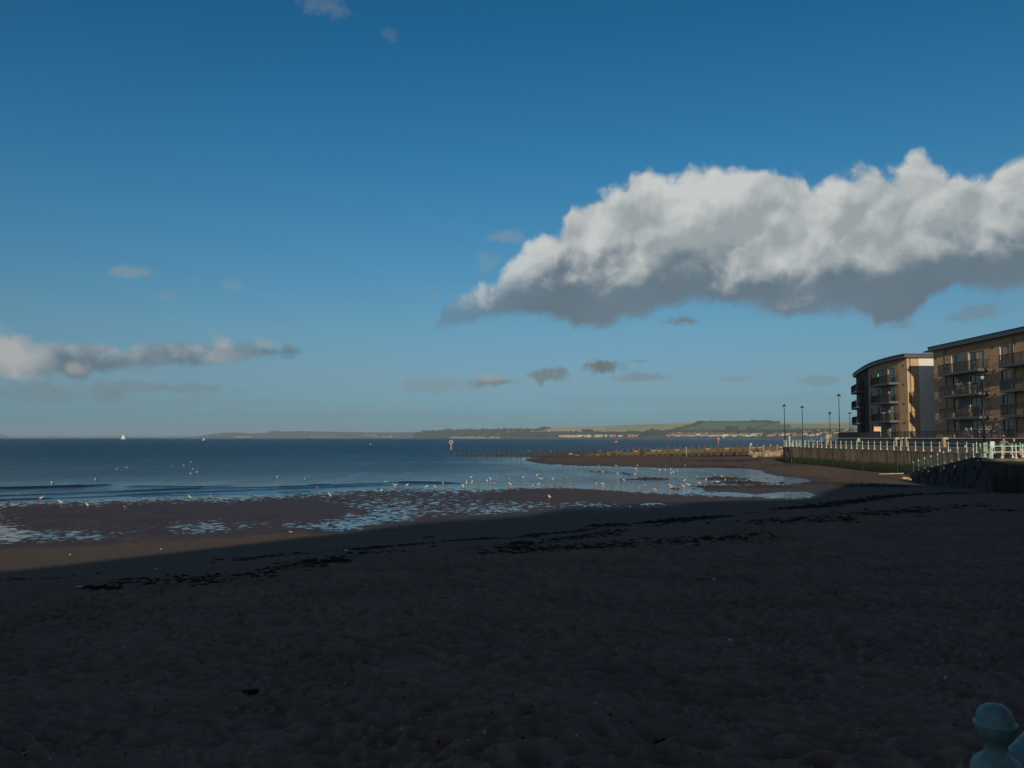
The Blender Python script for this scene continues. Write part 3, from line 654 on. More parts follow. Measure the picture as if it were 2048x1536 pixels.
def glass():
    m = bpy.data.materials.new('window_glass'); m.use_nodes = True; t = NT(m.node_tree); b = m.node_tree.nodes['Principled BSDF']
    pos = t.n('ShaderNodeNewGeometry').outputs['Position']
    n = t.noise(pos, 0.5, 2, 0.5)
    t.put(b.inputs['Base Color'], t.mix(t.lin(n, 0.4, 0.6), (0.012, 0.018, 0.024, 1), (0.04, 0.055, 0.065, 1)))
    b.inputs['Roughness'].default_value = 0.04; b.inputs['Specular IOR Level'].default_value = 0.9
    return m
GLASS = glass()
FLOORS = [-0.2, 2.55, 5.31, 8.07]   # floor levels over eye height before scaling
class Facade:
    """a wall path; P(s, z, n): s metres along, z height relative to the eye, n metres out of the wall; all scaled by K"""
    def __init__(f, pts):
        f.p = [Vector(q) for q in pts]; f.L = [0]
        for a, b in zip(f.p, f.p[1:]): f.L.append(f.L[-1] + (b - a).length)
    def at(f, s, out=0.0):
        i = max(0, min(len(f.p) - 2, int(np.searchsorted(f.L, s)) - 1)); a, b = f.p[i], f.p[i + 1]
        d = (b - a).normalized(); q = a + d * (s - f.L[i])
        def nrm(j):
            e = (f.p[j + 1] - f.p[j]).normalized(); return Vector((e.y, -e.x))
        t = (s - f.L[i]) / (f.L[i + 1] - f.L[i]); n = nrm(i)
        if t < 0.5 and i > 0: n = (n * (0.5 + t) + nrm(i - 1) * (0.5 - t)).normalized()
        elif t > 0.5 and i < len(f.p) - 2: n = (n * (1.5 - t) + nrm(i + 1) * (t - 0.5)).normalized()
        return q + n * (out * f.side)
    def P(f, s, z, n=0.0):
        q = f.at(s, n); return (q.x * K, q.y * K, EYE + z * K)
    def box(f, mb, s0, s1, z0, z1, n0, n1, mi=None, step=1.6):
        cuts = [s0] + [l for l in f.L if s0 < l < s1] + [s1]
        vs = []
        for s in cuts: vs += [f.P(s, z0, n0), f.P(s, z1, n0), f.P(s, z1, n1), f.P(s, z0, n1)]
        fs = []
        for i in range(len(cuts) - 1):
            o = 4 * i
            for k_ in range(4): fs.append((o + k_, o + (k_ + 1) % 4, o + 4 + (k_ + 1) % 4, o + 4 + k_))
        fs += [(0, 1, 2, 3), tuple(4 * (len(cuts) - 1) + k_ for k_ in range(4))[::-1]]
        mb.add(vs, fs, mi)
    def wall(f, mb, s0, s1, z0, z1, holes, th=0.3):
        ss = sorted({s0, s1} | {h[0] for h in holes} | {h[1] for h in holes}); zs = sorted({z0, z1} | {h[2] for h in holes} | {h[3] for h in holes})
        for a, b in zip(ss, ss[1:]):
            run = None
            for c, d in zip(zs, zs[1:]):
                cs, cz = (a + b) / 2, (c + d) / 2
                if any(h[0] < cs < h[1] and h[2] < cz < h[3] for h in holes):
                    if run: f.box(mb, a, b, run[0], run[1], -th, 0); run = None
                else: run = (run[0], d) if run else (c, d)
            if run: f.box(mb, a, b, run[0], run[1], -th, 0)
BUILT = []
def window(f, par, inv, s0, s1, z0, z1, lights=2, curtain=0.0, name='window', juliet=False, sill=True):
    m = MB(); fw = 0.055; d0, d1 = -0.17, -0.10
    f.box(m, s0, s1, z1 - fw, z1, d0, d1); f.box(m, s0, s1, z0, z0 + fw, d0, d1); f.box(m, s0, s0 + fw, z0 + fw, z1 - fw, d0, d1); f.box(m, s1 - fw, s1, z0 + fw, z1 - fw, d0, d1)
    for i in range(1, lights):
        c = s0 + (s1 - s0) * i / lights; f.box(m, c - fw * .7, c + fw * .7, z0 + fw, z1 - fw, d0 + .002, d1 - .002)
    w_ = m.obj(name, FRAMEM, par); w_.matrix_parent_inverse = inv
    for i in range(lights):
        a = s0 + (s1 - s0) * i / lights + fw; b = s0 + (s1 - s0) * (i + 1) / lights - fw
        m = MB(); f.box(m, a, b, z0 + fw, z1 - fw, -0.145, -0.130); m.obj('pane', GLASS, w_)
    m = MB(); f.box(m, s0 + fw, s1 - fw, z0 + fw, z1 - fw, -0.40, -0.38); m.obj('blind', FRAMEM if curtain == 0 else GREYP, w_)
    if curtain:
        m = MB(); f.box(m, s1 - (s1 - s0) * curtain, s1 - fw, z0 + fw, z1 - fw, -0.128, -0.118)
        m.obj('curtain', CURT, w_)
    if juliet:
        m = MB(); f.box(m, s0 - .05, s1 + .05, z0 + 1.0, z0 + 1.05, 0.02, 0.07); f.box(m, s0 - .05, s1 + .05, z0 + .02, z0 + .06, 0.02, 0.07)
        s = s0
        while s < s1: f.box(m, s, s + .03, z0 + .06, z0 + 1.0, 0.03, 0.055); s += 0.13
        m.obj('guard_rail', DARKM, w_)
    return w_
def balcony(f, par, inv, s0, s1, zf, depth, fence_solid=False):
    m = MB(); f.box(m, s0, s1, zf - 0.33, zf - 0.02, 0.003, depth); sl = m.obj('balcony', SLABM, par); sl.matrix_parent_inverse = inv
    m = MB(); f.box(m, s0 + 0.02, s1 - 0.02, zf + 1.03, zf + 1.08, depth - 0.09, depth - 0.03); f.box(m, s0 + 0.02, s1 - 0.02, zf + 0.03, zf + 0.07, depth - 0.08, depth - 0.04)
    for sx in (s0 + 0.03, s1 - 0.08):
        f.box(m, sx, sx + .05, zf + 1.03, zf + 1.08, 0.02, depth - 0.09); f.box(m, sx, sx + .05, zf + 0.03, zf + 0.07, 0.02, depth - 0.08)
    m.obj('handrail', DARKM, sl)
    m = MB(); s = s0 + 0.04
    while s < s1 - 0.05: f.box(m, s, s + .024, zf + 0.07, zf + 1.03, depth - 0.072, depth - 0.048); s += 0.105
    for sx in (s0 + 0.045, s1 - 0.065):
        n = 0.1
        while n < depth - 0.1: f.box(m, sx, sx + .02, zf + 0.07, zf + 1.03, n, n + 0.02); n += 0.105
    m.obj('balusters', DARKM, sl)
    ns = max(2, round((s1 - s0) / 1.3))
    for i in range(ns + 1):
        m = MB(); sx = s0 + 0.02 + (s1 - s0 - 0.09) * i / ns; f.box(m, sx, sx + .055, zf - .02, zf + 1.12, depth - 0.1, depth - 0.02); m.obj('upright', DARKM, sl)
    return sl
def vent(f, par, inv, s, z):
    m = MB(); f.box(m, s - .11, s + .11, z - .08, z + .08, 0.002, 0.10); f.box(m, s - .13, s + .13, z + .08, z + .11, 0.002, 0.16); o = m.obj('wall_lamp', FRAMEM, par); o.matrix_parent_inverse = inv

# --- nearer block: straight facade along x = 55.6 (unscaled), far end first
FX = 55.6
fa = Facade([(FX, 108.4), (FX, 72.0)]); fa.side = 1
def S(Y): return 108.4 - Y
ba = thing('apartment_building', 'nearer buff brick block of flats with dark balconies, cut by the right edge', 'building', (FX * K, 90 * K, EYE - 0.25 * K))
iv = Matrix.Translation(ba.location).inverted()
holes = []; wins = []; grey = []
for fl, zf in enumerate(FLOORS):
    zt = zf + 2.25
    for base in (0.0, -16.5):
        def Y(y): return y + base
        top = fl == 3
        if base == 0 or fl < 4:
            wins.append((S(Y(104.0)), S(Y(102.5 if top else 102.75)), zf + 0.05, zt, 1, 0.25 if top else 0.0, False))
            grey.append((S(Y(102.45)), S(Y(100.15)), zf + 0.0, zf + 2.42))
            wins.append((S(Y(100.05)), S(Y(96.75)), zf + 0.05, zt, 3, 0.55 if top else (0.35 if fl == 2 else 0.2), False))
            wins.append((S(Y(93.6)), S(Y(91.8)), zf + 0.05 if not top else zf + 0.75, zt + 0.05, 2, 0.7 if top else 0.0, not top and fl > 0))
wins = [w_ for w_ in wins if w_[1] < 36]; grey = [g for g in grey if g[1] < 36]
holes = [(w_[0], w_[1], w_[2], w_[3]) for w_ in wins]
mb = MB(); fa.wall(mb, 0.0, 36.4, -0.6, 11.35, holes); o = mb.obj('wall', BRICK, ba); o.matrix_parent_inverse = iv
mb = MB(); fa.box(mb, 0.3, 36.3, -0.5, 11.3, -12, -0.45); o = mb.obj('inner_wall', GREYP, ba); o.matrix_parent_inverse = iv
mb = MB(); fa.box(mb, 0.0, 0.28, -0.6, 11.35, -12, -0.302); o = mb.obj('end_wall', BRICK, ba); o.matrix_parent_inverse = iv
mb = MB(); fa.box(mb, 36.32, 36.4, -0.6, 11.35, -12, -0.302); o = mb.obj('end_wall', BRICK, ba); o.matrix_parent_inverse = iv
for w_ in wins:
    window(fa, ba, iv, *w_[:4], lights=w_[4], curtain=w_[5], juliet=w_[6])
    mb = MB(); fa.box(mb, w_[0] - .005, w_[0] + .025, w_[2], w_[3], -0.10, 0.012); o = mb.obj('reveal_trim', CREAM, ba); o.matrix_parent_inverse = iv
for g in grey:
    mb = MB(); fa.box(mb, g[0], g[1], g[2], g[3], 0.003, 0.05); o = mb.obj('cladding_panel', GREYP, ba); o.matrix_parent_inverse = iv
for zf in FLOORS[1:]:
    balcony(fa, ba, iv, S(104.6), S(95.6), zf, 1.45); balcony(fa, ba, iv, S(91.5), S(82.0), zf, 1.45)
for zf in FLOORS:
    for y in (107.7, 94.7, 90.6): vent(fa, ba, iv, S(y), zf + 2.35)
for y, z0 in ((105.3, -0.6), (90.9, -0.6)):
    mb = MB(); mb.tube(fa.P(S(y), -0.5, 0.07), fa.P(S(y), 11.3, 0.07), 0.05, n=8); o = mb.obj('downpipe', FRAMEM, ba); o.matrix_parent_inverse = iv
mb = MB()
fa.box(mb, -0.9, 37, 11.36, 11.50, -12.5, 0.75); fa.box(mb, -0.5, 37, 11.502, 11.92, -12.5, 0.45); o = mb.obj('roof', ROOFM, ba); o.matrix_parent_inverse = iv
mb = MB(); fa.box(mb, -2.0, -0.9, 11.40, 11.52, -12.5, 0.35); fa.box(mb, -0.52, 37, 11.922, 11.98, -12.5, 0.52); o = mb.obj('roof_edge', DARKM, ba); o.matrix_parent_inverse = iv
mb = MB(); fa.box(mb, 0.0, 0.6, 9.9, 11.34, 0.003, 0.02); 

# --- farther block: bowed facade
fb = Facade([(56.2, 117.0), (56.15, 119.5), (56.4, 123.2), (56.95, 127.2), (57.8, 131.6), (59.0, 136.2), (60.3, 140.8), (61.75, 145.6), (63.2, 150.2), (65.0, 155.5)]); fb.side = -1
bb = thing('apartment_building', 'farther buff brick block with bowed front, sunlit end wall and sweeping roof', 'building', (60 * K, 130 * K, EYE - 0.25 * K))
ivb = Matrix.Translation(bb.location).inverted()
wins = []; grey = []
for fl, zf in enumerate(FLOORS):
    zt = zf + 2.25
    wins += [(3.9, 6.4, zf + .05, zt, 3, 0.0, False), (10.6, 12.2, zf + .05, zt, 2, 0.0, False), (16.4, 17.9, zf + .05, zt, 2, 0, fl > 0), (25.0, 27.5, zf + .05, zt, 2, 0, False), (29.6, 31.0, zf + .05, zt, 1, 0, False)]
    grey.append((6.6, 9.8, zf, zf + 2.4))
mb = MB(); fb.wall(mb, 0.0, 19.6, -0.6, 11.35, [w_[:4] for w_ in wins if w_[0] < 19]); o = mb.obj('wall', BRICK, bb); o.matrix_parent_inverse = ivb
mb = MB(); fb.wall(mb, 19.61, fb.L[-1] - 0.05, -0.6, 11.35, [w_[:4] for w_ in wins if w_[0] > 19]); o = mb.obj('shaded_wall', brick_material('shaded_brick', (0.06, 0.05, 0.05), (0.05, 0.045, 0.045)), bb); o.matrix_parent_inverse = ivb  # brick colour darkened for the end that turns away from the sun
for w_ in wins: window(fb, bb, ivb, *w_[:4], lights=w_[4], juliet=w_[6])
for g in grey:
    mb = MB(); fb.box(mb, g[0], g[1], g[2], g[3], 0.003, 0.05); o = mb.obj('cladding_panel', GREYP, bb); o.matrix_parent_inverse = ivb
mb = MB(); fb.box(mb, 0.5, fb.L[-1] - 0.5, -0.5, 11.3, -9, -0.45); o = mb.obj('inner_wall', GREYP, bb); o.matrix_parent_inverse = ivb
for zf in FLOORS[1:]:
    balcony(fb, bb, ivb, 2.6, 10.6, zf, 1.4); balcony(fb, bb, ivb, 24.0, 31.8, zf, 1.5)
for zf in FLOORS: vent(fb, bb, ivb, 1.0, zf + 2.3)
def kbox(mb, x0, x1, y0, y1, z0, z1): mb.box(x0 * K, x1 * K, y0 * K, y1 * K, EYE + z0 * K, EYE + z1 * K)
mb = MB(); kbox(mb, 56.52, 57.85, 116.98, 117.28, -0.6, 11.35); o = mb.obj('end_wall', BRICK, bb); o.matrix_parent_inverse = ivb
mb = MB(); kbox(mb, 57.86, 70, 116.93, 117.25, -0.6, 11.35); o = mb.obj('rendered_wall', RENDER, bb); o.matrix_parent_inverse = ivb
mb = MB(); mb.tube((56.62 * K, 116.88 * K, EYE - .5), (56.62 * K, 116.88 * K, EYE + 11.1 * K), 0.055, n=8); mb.tube((56.62 * K, 116.88 * K, EYE + 11.1 * K), (56.72 * K, 116.95 * K, EYE + 11.34 * K), 0.055, n=8)
o = mb.obj('downpipe', FRAMEM, bb); o.matrix_parent_inverse = ivb
def roofslab(z0, z1, over, back, name, m, e0):
    mb = MB(); outer = [fb.at(s, over) for s in np.linspace(0, fb.L[-1], 30)]
    poly = [(72 * K, (117 - e0) * K), ((56.2 - over) * K, (117 - e0) * K)] + [(q.x * K, q.y * K) for q in outer] + [(72 * K, 157 * K)]
    mb.prism(poly, EYE + z0 * K, EYE + z1 * K); o = mb.obj(name, m, bb); o.matrix_parent_inverse = ivb
roofslab(11.36, 11.80, 0.55, 0, 'roof', ROOFM, 0.55); roofslab(11.803, 11.93, 0.68, 0, 'roof_edge', ROOFM, 0.68)

# --- terrace, boundary wall and fence in front of the flats
mb = MB(); mb.prism([(57.5, 78), (100, 78), (100, 185), (82, 185), (57.5, 146)], 2.5, EYE - 0.24 * K); mb.obj('terrace', mat('terrace_slabs', (0.12, 0.115, 0.11), 0.85, 0.2, 0.5), kind='structure')
bw = thing('boundary_wall', 'low dark wall with white coping between the promenade and the flats', 'wall', (57.4, 110, 3.8)); ivw = Matrix.Translation(bw.location).inverted()
NAVY = mat('dark_blue_grey_wall', (0.045, 0.055, 0.075), 0.8, 0.2, 1.0, 0.2, 6); WHITEC = mat('white_coping', (0.60, 0.60, 0.57), 0.7, 0.1, 1.5)
PIER = mat('sandstone_pier', (0.30, 0.25, 0.18), 0.85, 0.2, 2.0, 0.3, 8)
runs = [(78, 108.3), (109.8, 120.0), (121.3, 121.9), (123.2, 145.0)]
for y0, y1 in runs:
    mb = MB(); mb.box(57.2, 57.5, y0, y1, 3.2, 4.88); o = mb.obj('wall', NAVY, bw); o.matrix_parent_inverse = ivw
    mb = MB(); mb.box(57.1, 57.6, y0 - .05, y1 + .05, 4.882, 4.97); o = mb.obj('coping', WHITEC, bw); o.matrix_parent_inverse = ivw
for y0, y1 in ((109.3, 109.9), (121.0, 121.5), (122.9, 123.5), (119.7, 120.2)):
    mb = MB(); mb.box(57.02, 57.68, y0, y1, 3.2, 4.90); o = mb.obj('pier', PIER, bw); o.matrix_parent_inverse = ivw
    mb = MB(); mb.box(56.95, 57.75, y0 - .06, y1 + .06, 4.902, 5.02); o = mb.obj('pier_cap', WHITEC, bw); o.matrix_parent_inverse = ivw
mb = MB(); mb.box(57.25, 80, 145.05, 145.35, 3.2, 4.88); o = mb.obj('wall', NAVY, bw); o.matrix_parent_inverse = ivw
fe = thing('terrace_fence', 'dark metal fence standing on the terrace behind the white coping', 'fence', (57.9, 110, 4.74)); ive = Matrix.Translation(fe.location).inverted()
y = 80.0; i = 0
while y < 146:
    mb = MB(); mb.box(57.86, 57.94, y - .04, y + .04, 4.74, 5.98); o = mb.obj('post', DARKM, fe); o.matrix_parent_inverse = ive
    if y + 2.2 < 147:
        if y > 137:
            mb = MB(); mb.box(57.88, 57.91, y + .05, y + 2.15, 4.82, 5.94); o = mb.obj('panel', DARKM, fe); o.matrix_parent_inverse = ive
        else:
            mb = MB(); mb.box(57.87, 57.93, y + .045, y + 2.155, 5.86, 5.92); mb.box(57.87, 57.93, y + .045, y + 2.155, 4.84, 4.9)
            for q in range(16): mb.box(57.885, 57.91, y + .12 + q * .13, y + .145 + q * .13, 4.9, 5.86)
            o = mb.obj('panel', DARKM, fe); o.matrix_parent_inverse = ive
    y += 2.2
f2 = thing('headland_fence', 'dark solid fence running away beside the tallest street lamp', 'fence', (58, 146.2, PZ)); iv2 = Matrix.Translation(f2.location).inverted()
for i in range(9):
    x, y = 58 + i * 1.0, 146.3 + i * 2.6
    mb = MB(); mb.tube((x, y, 3.3), (x, y, 5.95), .06, n=6); o = mb.obj('post', DARKM, f2); o.matrix_parent_inverse = iv2
    a = math.atan2(2.6, 1.0); mb = MB(); mb.add([(x + .05, y + .1, 3.4), (x + .95, y + 2.5, 3.4), (x + .95, y + 2.5, 5.85), (x + .05, y + .1, 5.85), (x + .09, y + .085, 3.4), (x + .99, y + 2.485, 3.4), (x + .99, y + 2.485, 5.85), (x + .09, y + .085, 5.85)],
        [(0, 1, 2, 3), (7, 6, 5, 4), (0, 4, 5, 1), (1, 5, 6, 2), (2, 6, 7, 3), (3, 7, 4, 0)]); o = mb.obj('panel', DARKM, f2); o.matrix_parent_inverse = iv2
# --- estate board
bx, by = 58.6, 132.5
eb = thing('notice_board', 'red and white board on a white post before the bowed block', 'sign', (bx, by, 4.74), R(-8))
mb = MB(); mb.box(.42, .52, -.05, .05, 0, 2.0); mb.obj('post', WHITEC, eb)
for nm, z0, z1, c in (('upper_band', 1.90, 2.0, (0.7, 0.68, 0.66)), ('red_band', 1.65, 1.895, (0.55, 0.12, 0.09)), ('white_band', 1.50, 1.645, (0.7, 0.66, 0.6)), ('lower_band', 1.28, 1.495, (0.55, 0.36, 0.17))):
    mb = MB(); mb.box(-.55, .415, -.03, .03, z0 - 0.0, z1); mb.obj(nm, mat('board_' + nm, c, .6, .05), eb)
mb = MB(); 
for i in range(7): mb.box(-.47 + i * .12, -.40 + i * .12, -.034, -.0305, 1.72, 1.83)
mb.obj('letters', WHITEC, eb)

# ------------------------------------------------------------------ houses behind the viewer that throw the big shade
STONEH = mat('grey_sandstone', (0.22, 0.19, 0.15), 0.9, 0.25, 0.8, 0.4, 5)
SLATE = mat('house_slate', (0.05, 0.055, 0.065), 0.6, 0.25, 2.0)
def tenement(A, B, D, top, lab):
    """flat roofed stone house: A to B is its seaward front, D its depth inland, top the parapet height above the sea"""
    ang = math.atan2(B[1] - A[1], B[0] - A[0]); L = math.hypot(B[0] - A[0], B[1] - A[1]); H = top - PZ
    t = thing('tenement_house', lab, 'house', (A[0], A[1], PZ), ang)
    mb = MB(); mb.box(0, L, -D, 0, -3.5, H - 0.5); mb.obj('wall', STONEH, t)
    mb = MB(); mb.box(-.15, L + .15, -D - .15, .15, H - 0.498, H - .2); rf = mb.obj('roof', SLATE, t)
    mb = MB(); mb.box(0, L, -D, 0, H - .198, H); mb.obj('parapet', STONEH, rf)
    for fl in range(int(H // 3.2)):
        x = 1.3
        while x < L - 1.6:
            m = MB(); m.box(x, x + 1.1, 0.002, .06, fl * 3.2 + .9, fl * 3.2 + 2.7); wn = m.obj('window', WHITEC, t)
            m = MB(); m.box(x + .1, x + 1.0, .062, .07, fl * 3.2 + 1.0, fl * 3.2 + 2.6); m.obj('pane', GLASS, wn); x += 2.6
    return t
HT = 20.0
for A, B, D, lab in (((-52, -91), (-20.7, -41.3), 10, 'long grey stone tenement farthest behind the viewer along the promenade'), ((-20.7, -41.6), (-14.8, -37.6), 12, 'narrow stone house set at an angle behind the viewer'),
                     ((-14.8, -37.5), (-10.1, -28.7), 12, 'short stone house behind the viewer, turned to the sea'), ((-10.0, -28.8), (7.2, -24.1), 12, 'broad stone house behind the viewer, facing along the beach'),
                     ((7.2, -24.1), (19.2, -3.4), 6.4, 'tall stone house to the right of the viewer, nearest of the row')):
    tenement(A, B, D, HT, lab)


t = thing('corner_shade_block', 'unseen stone block added behind the viewer to shade the ramp end wall', 'house', (25, -15, PZ)); mb = MB(); mb.prism([(p[0] - 25, p[1] + 15) for p in ((19.9, -4.9), (25.6, -10.7), (34, -14), (34, -30), (14, -28), (13.3, -28.2))], -3.5, HT - PZ - .3); mb.obj('wall', STONEH, t)  # unseen block, outlined so its shadow covers the ramp end wall
mb = MB(); mb.prism([(p[0] - 25, p[1] + 15) for p in ((19.9, -4.9), (25.6, -10.7), (34, -14), (34, -30), (14, -28), (13.3, -28.2))], HT - PZ - .298, HT - PZ); mb.obj('roof', SLATE, t)

# ------------------------------------------------------------------ groyne and markers
WOOD = mat('weathered_timber', (0.10, 0.078, 0.05), 0.9, 0.4, 1.5, 0.5, 10); WOODL = mat('pale_weathered_timber', (0.26, 0.21, 0.145), 0.9, 0.3, 1.5, 0.5, 10)
WOODG = mat('weedy_timber', (0.030, 0.028, 0.018), 0.9, 0.5, 1.2, 0.5, 8)
gr = thing('groyne', 'long timber groyne of upright posts and planks running out into the sea', 'groyne', (-15, 229, 0)); ivg = Matrix.Translation(gr.location).inverted()
GN = 60
def gpt(i):
    f = i / GN; x = -15.3 + f * 82.5; y = 229 - f * 13 - f * f * 22
    return x, y
GTOP = [(0, .35), (.2, .55), (.4, .95), (.6, 1.75), (.8, 2.5), (1, 3.1)]
def gtop(f):
    return float(np.interp(f, [a for a, b in GTOP], [b for a, b in GTOP]))
pm = MB(); pm.box(-.17, .17, -.17, .17, -2.4, 0); PD = pm.mesh('post', WOODG); PL = pm.mesh('post', WOODL); PMD = pm.mesh('post', WOOD)
for i in range(GN + 1):
    f = i / GN; x, y = gpt(i); zt = gtop(f); rr_ = random.Random(i)
    o = link('post', PD if rr_.random() > (f - .35) / .3 else (PMD if f < .7 or rr_.random() < .55 else PL), gr, (x, y - 0.1, zt + (0.80 if f < .5 else 0.62) + rr_.uniform(-.14, .12)), (rr_.uniform(-.03, .03), rr_.uniform(-.04, .04), 0)); o.matrix_parent_inverse = ivg
    if i < GN:
        x2, y2 = gpt(i + 1); a = math.atan2(y2 - y, x2 - x); L = math.hypot(x2 - x, y2 - y); z2 = gtop((i + 1) / GN)
        for q in range(5):
            zt_ = zt - q * .36 + rr_.uniform(-.04, .04)
            if zt_ < -.3: continue
            mb = MB(); mb.box(0.02, L - .02, .04, .14, -.33, 0)
            o = mb.obj('plank', (WOODG if rr_.random() > (f - .28) / .42 or q > 2 else (WOOD if q > 0 or rr_.random() < .5 else WOODL)), gr); o.matrix_parent_inverse = ivg
            o.location = (x, y, zt_); o.rotation_euler = (0, -math.atan2(z2 - zt, L), a)
        if f > .42 and i % 2 == 0:
            mb = MB(); mb.tube((x, y - 1.6, zt - 1.9), (x, y - .1, zt + .1), .13, n=6); o = mb.obj('strut', WOOD, gr); o.matrix_parent_inverse = ivg
            o = link('stone', boulder(.55, i, ROCKD, (1.3, 1, .8)), gr, (x + .6, y - 1.0, zt - 1.45)); o.matrix_parent_inverse = ivg
# rubble where the groyne meets the headland
rb = thing('rubble_bank', 'bank of pale rubble where the groyne meets the promenade corner', 'rubble', (66, 196, 1)); ivr = Matrix.Translation(rb.location).inverted()
rmesh = [boulder(.7, s_, PIER, (1.2, 1, .7)) for s_ in range(5)]
for i in range(120):
    f = random.random(); x = 57 + 26 * f + random.uniform(-2, 2); y = 196 + random.uniform(-10, 8); z = 0.9 + f * 1.7 + random.uniform(-.3, .3)
    o = link('stone', rmesh[i % 5], rb, (x, y, z), (random.uniform(0, 6), random.uniform(0, 6), random.uniform(0, 6))); o.matrix_parent_inverse = ivr
REDW = mat('red_marker_paint', (0.55, 0.14, 0.10), 0.6, 0.15); PINKW = mat('faded_marker_paint', (0.55, 0.40, 0.34), 0.7, 0.15)
mk = thing('groyne_marker', 'pole with a round hollow topmark at the seaward end of the groyne', 'marker', (-16.9, 229.6, 0))
mb = MB(); mb.tube((0, 0, -2), (0, 0, 1.6), .17, .15, 8); mb.obj('base_pole', WOODG, mk)
mb = MB(); mb.tube((0, 0, 1.6), (0, 0, 3.3), .11, .10, 8); mb.obj('pole', PINKW, mk)
mb = MB(); n = 14
for i in range(n):
    a, b = 2 * math.pi * i / n, 2 * math.pi * (i + 1) / n
    mb.tube((.48 * math.cos(a), 0, 3.78 + .48 * math.sin(a)), (.48 * math.cos(b), 0, 3.78 + .48 * math.sin(b)), .10, n=6)
mb.obj('ring', PINKW, mk)
mb = MB(); mb.tube((-.42, 0, 3.78), (.42, 0, 3.78), .03, n=6); mb.tube((0, 0, 3.3), (0, 0, 4.2), .03, n=6); mb.obj('cross', PINKW, mk)
x, y, z = at(1437, 888, 0.0)
mk2 = thing('channel_marker', 'red pole with a cage shaped topmark standing in the far water beyond the groyne', 'marker', (x, y, 0))
mb = MB(); mb.tube((0, 0, -1), (0, 0, 2.4), .42, .3, 8); mb.obj('base_pole', REDW, mk2); mb = MB(); mb.tube((0, 0, 2.4), (0, 0, 3.2), .16, n=8); mb.obj('pole', REDW, mk2)
mb = MB()
for i in range(8):
    a = 2 * math.pi * i / 8; mb.tube((.3 * math.cos(a), .3 * math.sin(a), 3.1), (.9 * math.cos(a), .9 * math.sin(a), 4.9), .07, n=5)
mb.lathe([(.95, 4.85), (.95, 5.0), (.7, 5.0), (.7, 4.85)], n=10); mb.obj('cage', PINKW, mk2)

# ------------------------------------------------------------------ street lamps
LAMPM = mat('black_lamp_paint', (0.012, 0.014, 0.018), 0.4, 0.1); LGLASS = mat('lamp_bowl', (0.45, 0.47, 0.47), 0.2, 0.05); LPALE = mat('pale_grey_post', (0.30, 0.36, 0.33), 0.5, 0.1)
def lamp(x, y, z, H, lab, base=None):
    t = thing('street_lamp', lab, 'street lamp', (x, y, z), 0, 'street lamps on the promenade')
    mb = MB(); mb.smooth = True; mb.lathe([(.17, 0), (.17, .1), (.13, .18), (.12, 1.1), (.14, 1.15), (.08, 1.25)], n=10); mb.obj('base', base or LAMPM, t)
    mb = MB(); mb.smooth = True; mb.lathe([(.085, 1.2), (.075, H * .5), (.06, H - .9), (.09, H - .88), (.09, H - .82), (.05, H - .78)], n=8); mb.obj('pole', LAMPM, t)
    mb = MB(); mb.smooth = True; mb.lathe([(.05, H - .78), (.12, H - .70), (.17, H - .50), (.16, H - .38)], n=10); ln = mb.obj('lantern', LGLASS, t)
    mb = MB(); mb.smooth = True; mb.lathe([(.16, H - .40), (.40, H - .46), (.38, H - .40), (.22, H - .26), (.13, H - .12), (.05, H - .07), (.03, H), (.005, H + .12)], n=12); mb.obj('cap', LAMPM, ln)
    for s_ in (-1, 1):
        mb = MB(); mb.tube((s_ * .06, 0, H - .85), (s_ * .28, 0, H - .45), .015, n=4); mb.obj('bracket', LAMPM, ln)
    return t
def lampat(px, ptop, Y, z, lab, base=None):
    x = at(px, 890, Y=Y)[0]; H = at(px, ptop, Y=Y)[2] - z; return lamp(x, Y, z, H - .1, lab, base)
lampat(1570, 807, 156.5, PZ, 'tall black street lamp at the very corner of the promenade, leftmost of the lamps')
lampat(1606, 810, 163.5, PZ, 'black street lamp second from the left, just right of the corner lamp')
lampat(1661, 822, 199, PZ, 'small far black street lamp between the corner pair and the tallest lamp')
lampat(1680, 786, 146.6, EYE - .3, 'tallest black street lamp beside the end of the dark fence')
lampat(1701, 823, 203, PZ, 'far pale street lamp close to the left side of the bowed block', LPALE)
lampat(1969, 738, 68.5, PZ, 'black street lamp with pale base before the nearer block', LPALE)
x, y, z = at(1579, 873.5, Y=166.0); t = thing('marker_post', 'short cream post rising above the railing at the promenade corner', 'post', (x, y, PZ))
mb = MB(); mb.tube((0, 0, 0), (0, 0, z - PZ), .16, n=8); mb.obj('post', CREAM, t); mb = MB(); mb.lathe([(.2, z - PZ), (.2, z - PZ + .1), (.05, z - PZ + .16)], n=8); mb.obj('cap', CREAM, t)
x, y, _ = at(1984, 895, Y=67.5)
t = thing('information_board', 'pale green board on a post at the head of the ramp', 'sign', (x, 67.5, PZ)); mb = MB(); mb.box(-.05, .05, -.05, .05, 0, 1.0); mb.obj('post', TEAL, t)
mb = MB(); mb.box(-.17, .17, -.07, -.052, .85, 1.35); mb.obj('plate', mat('pale_board', (.55, .68, .62), .6, .15, 8), t)

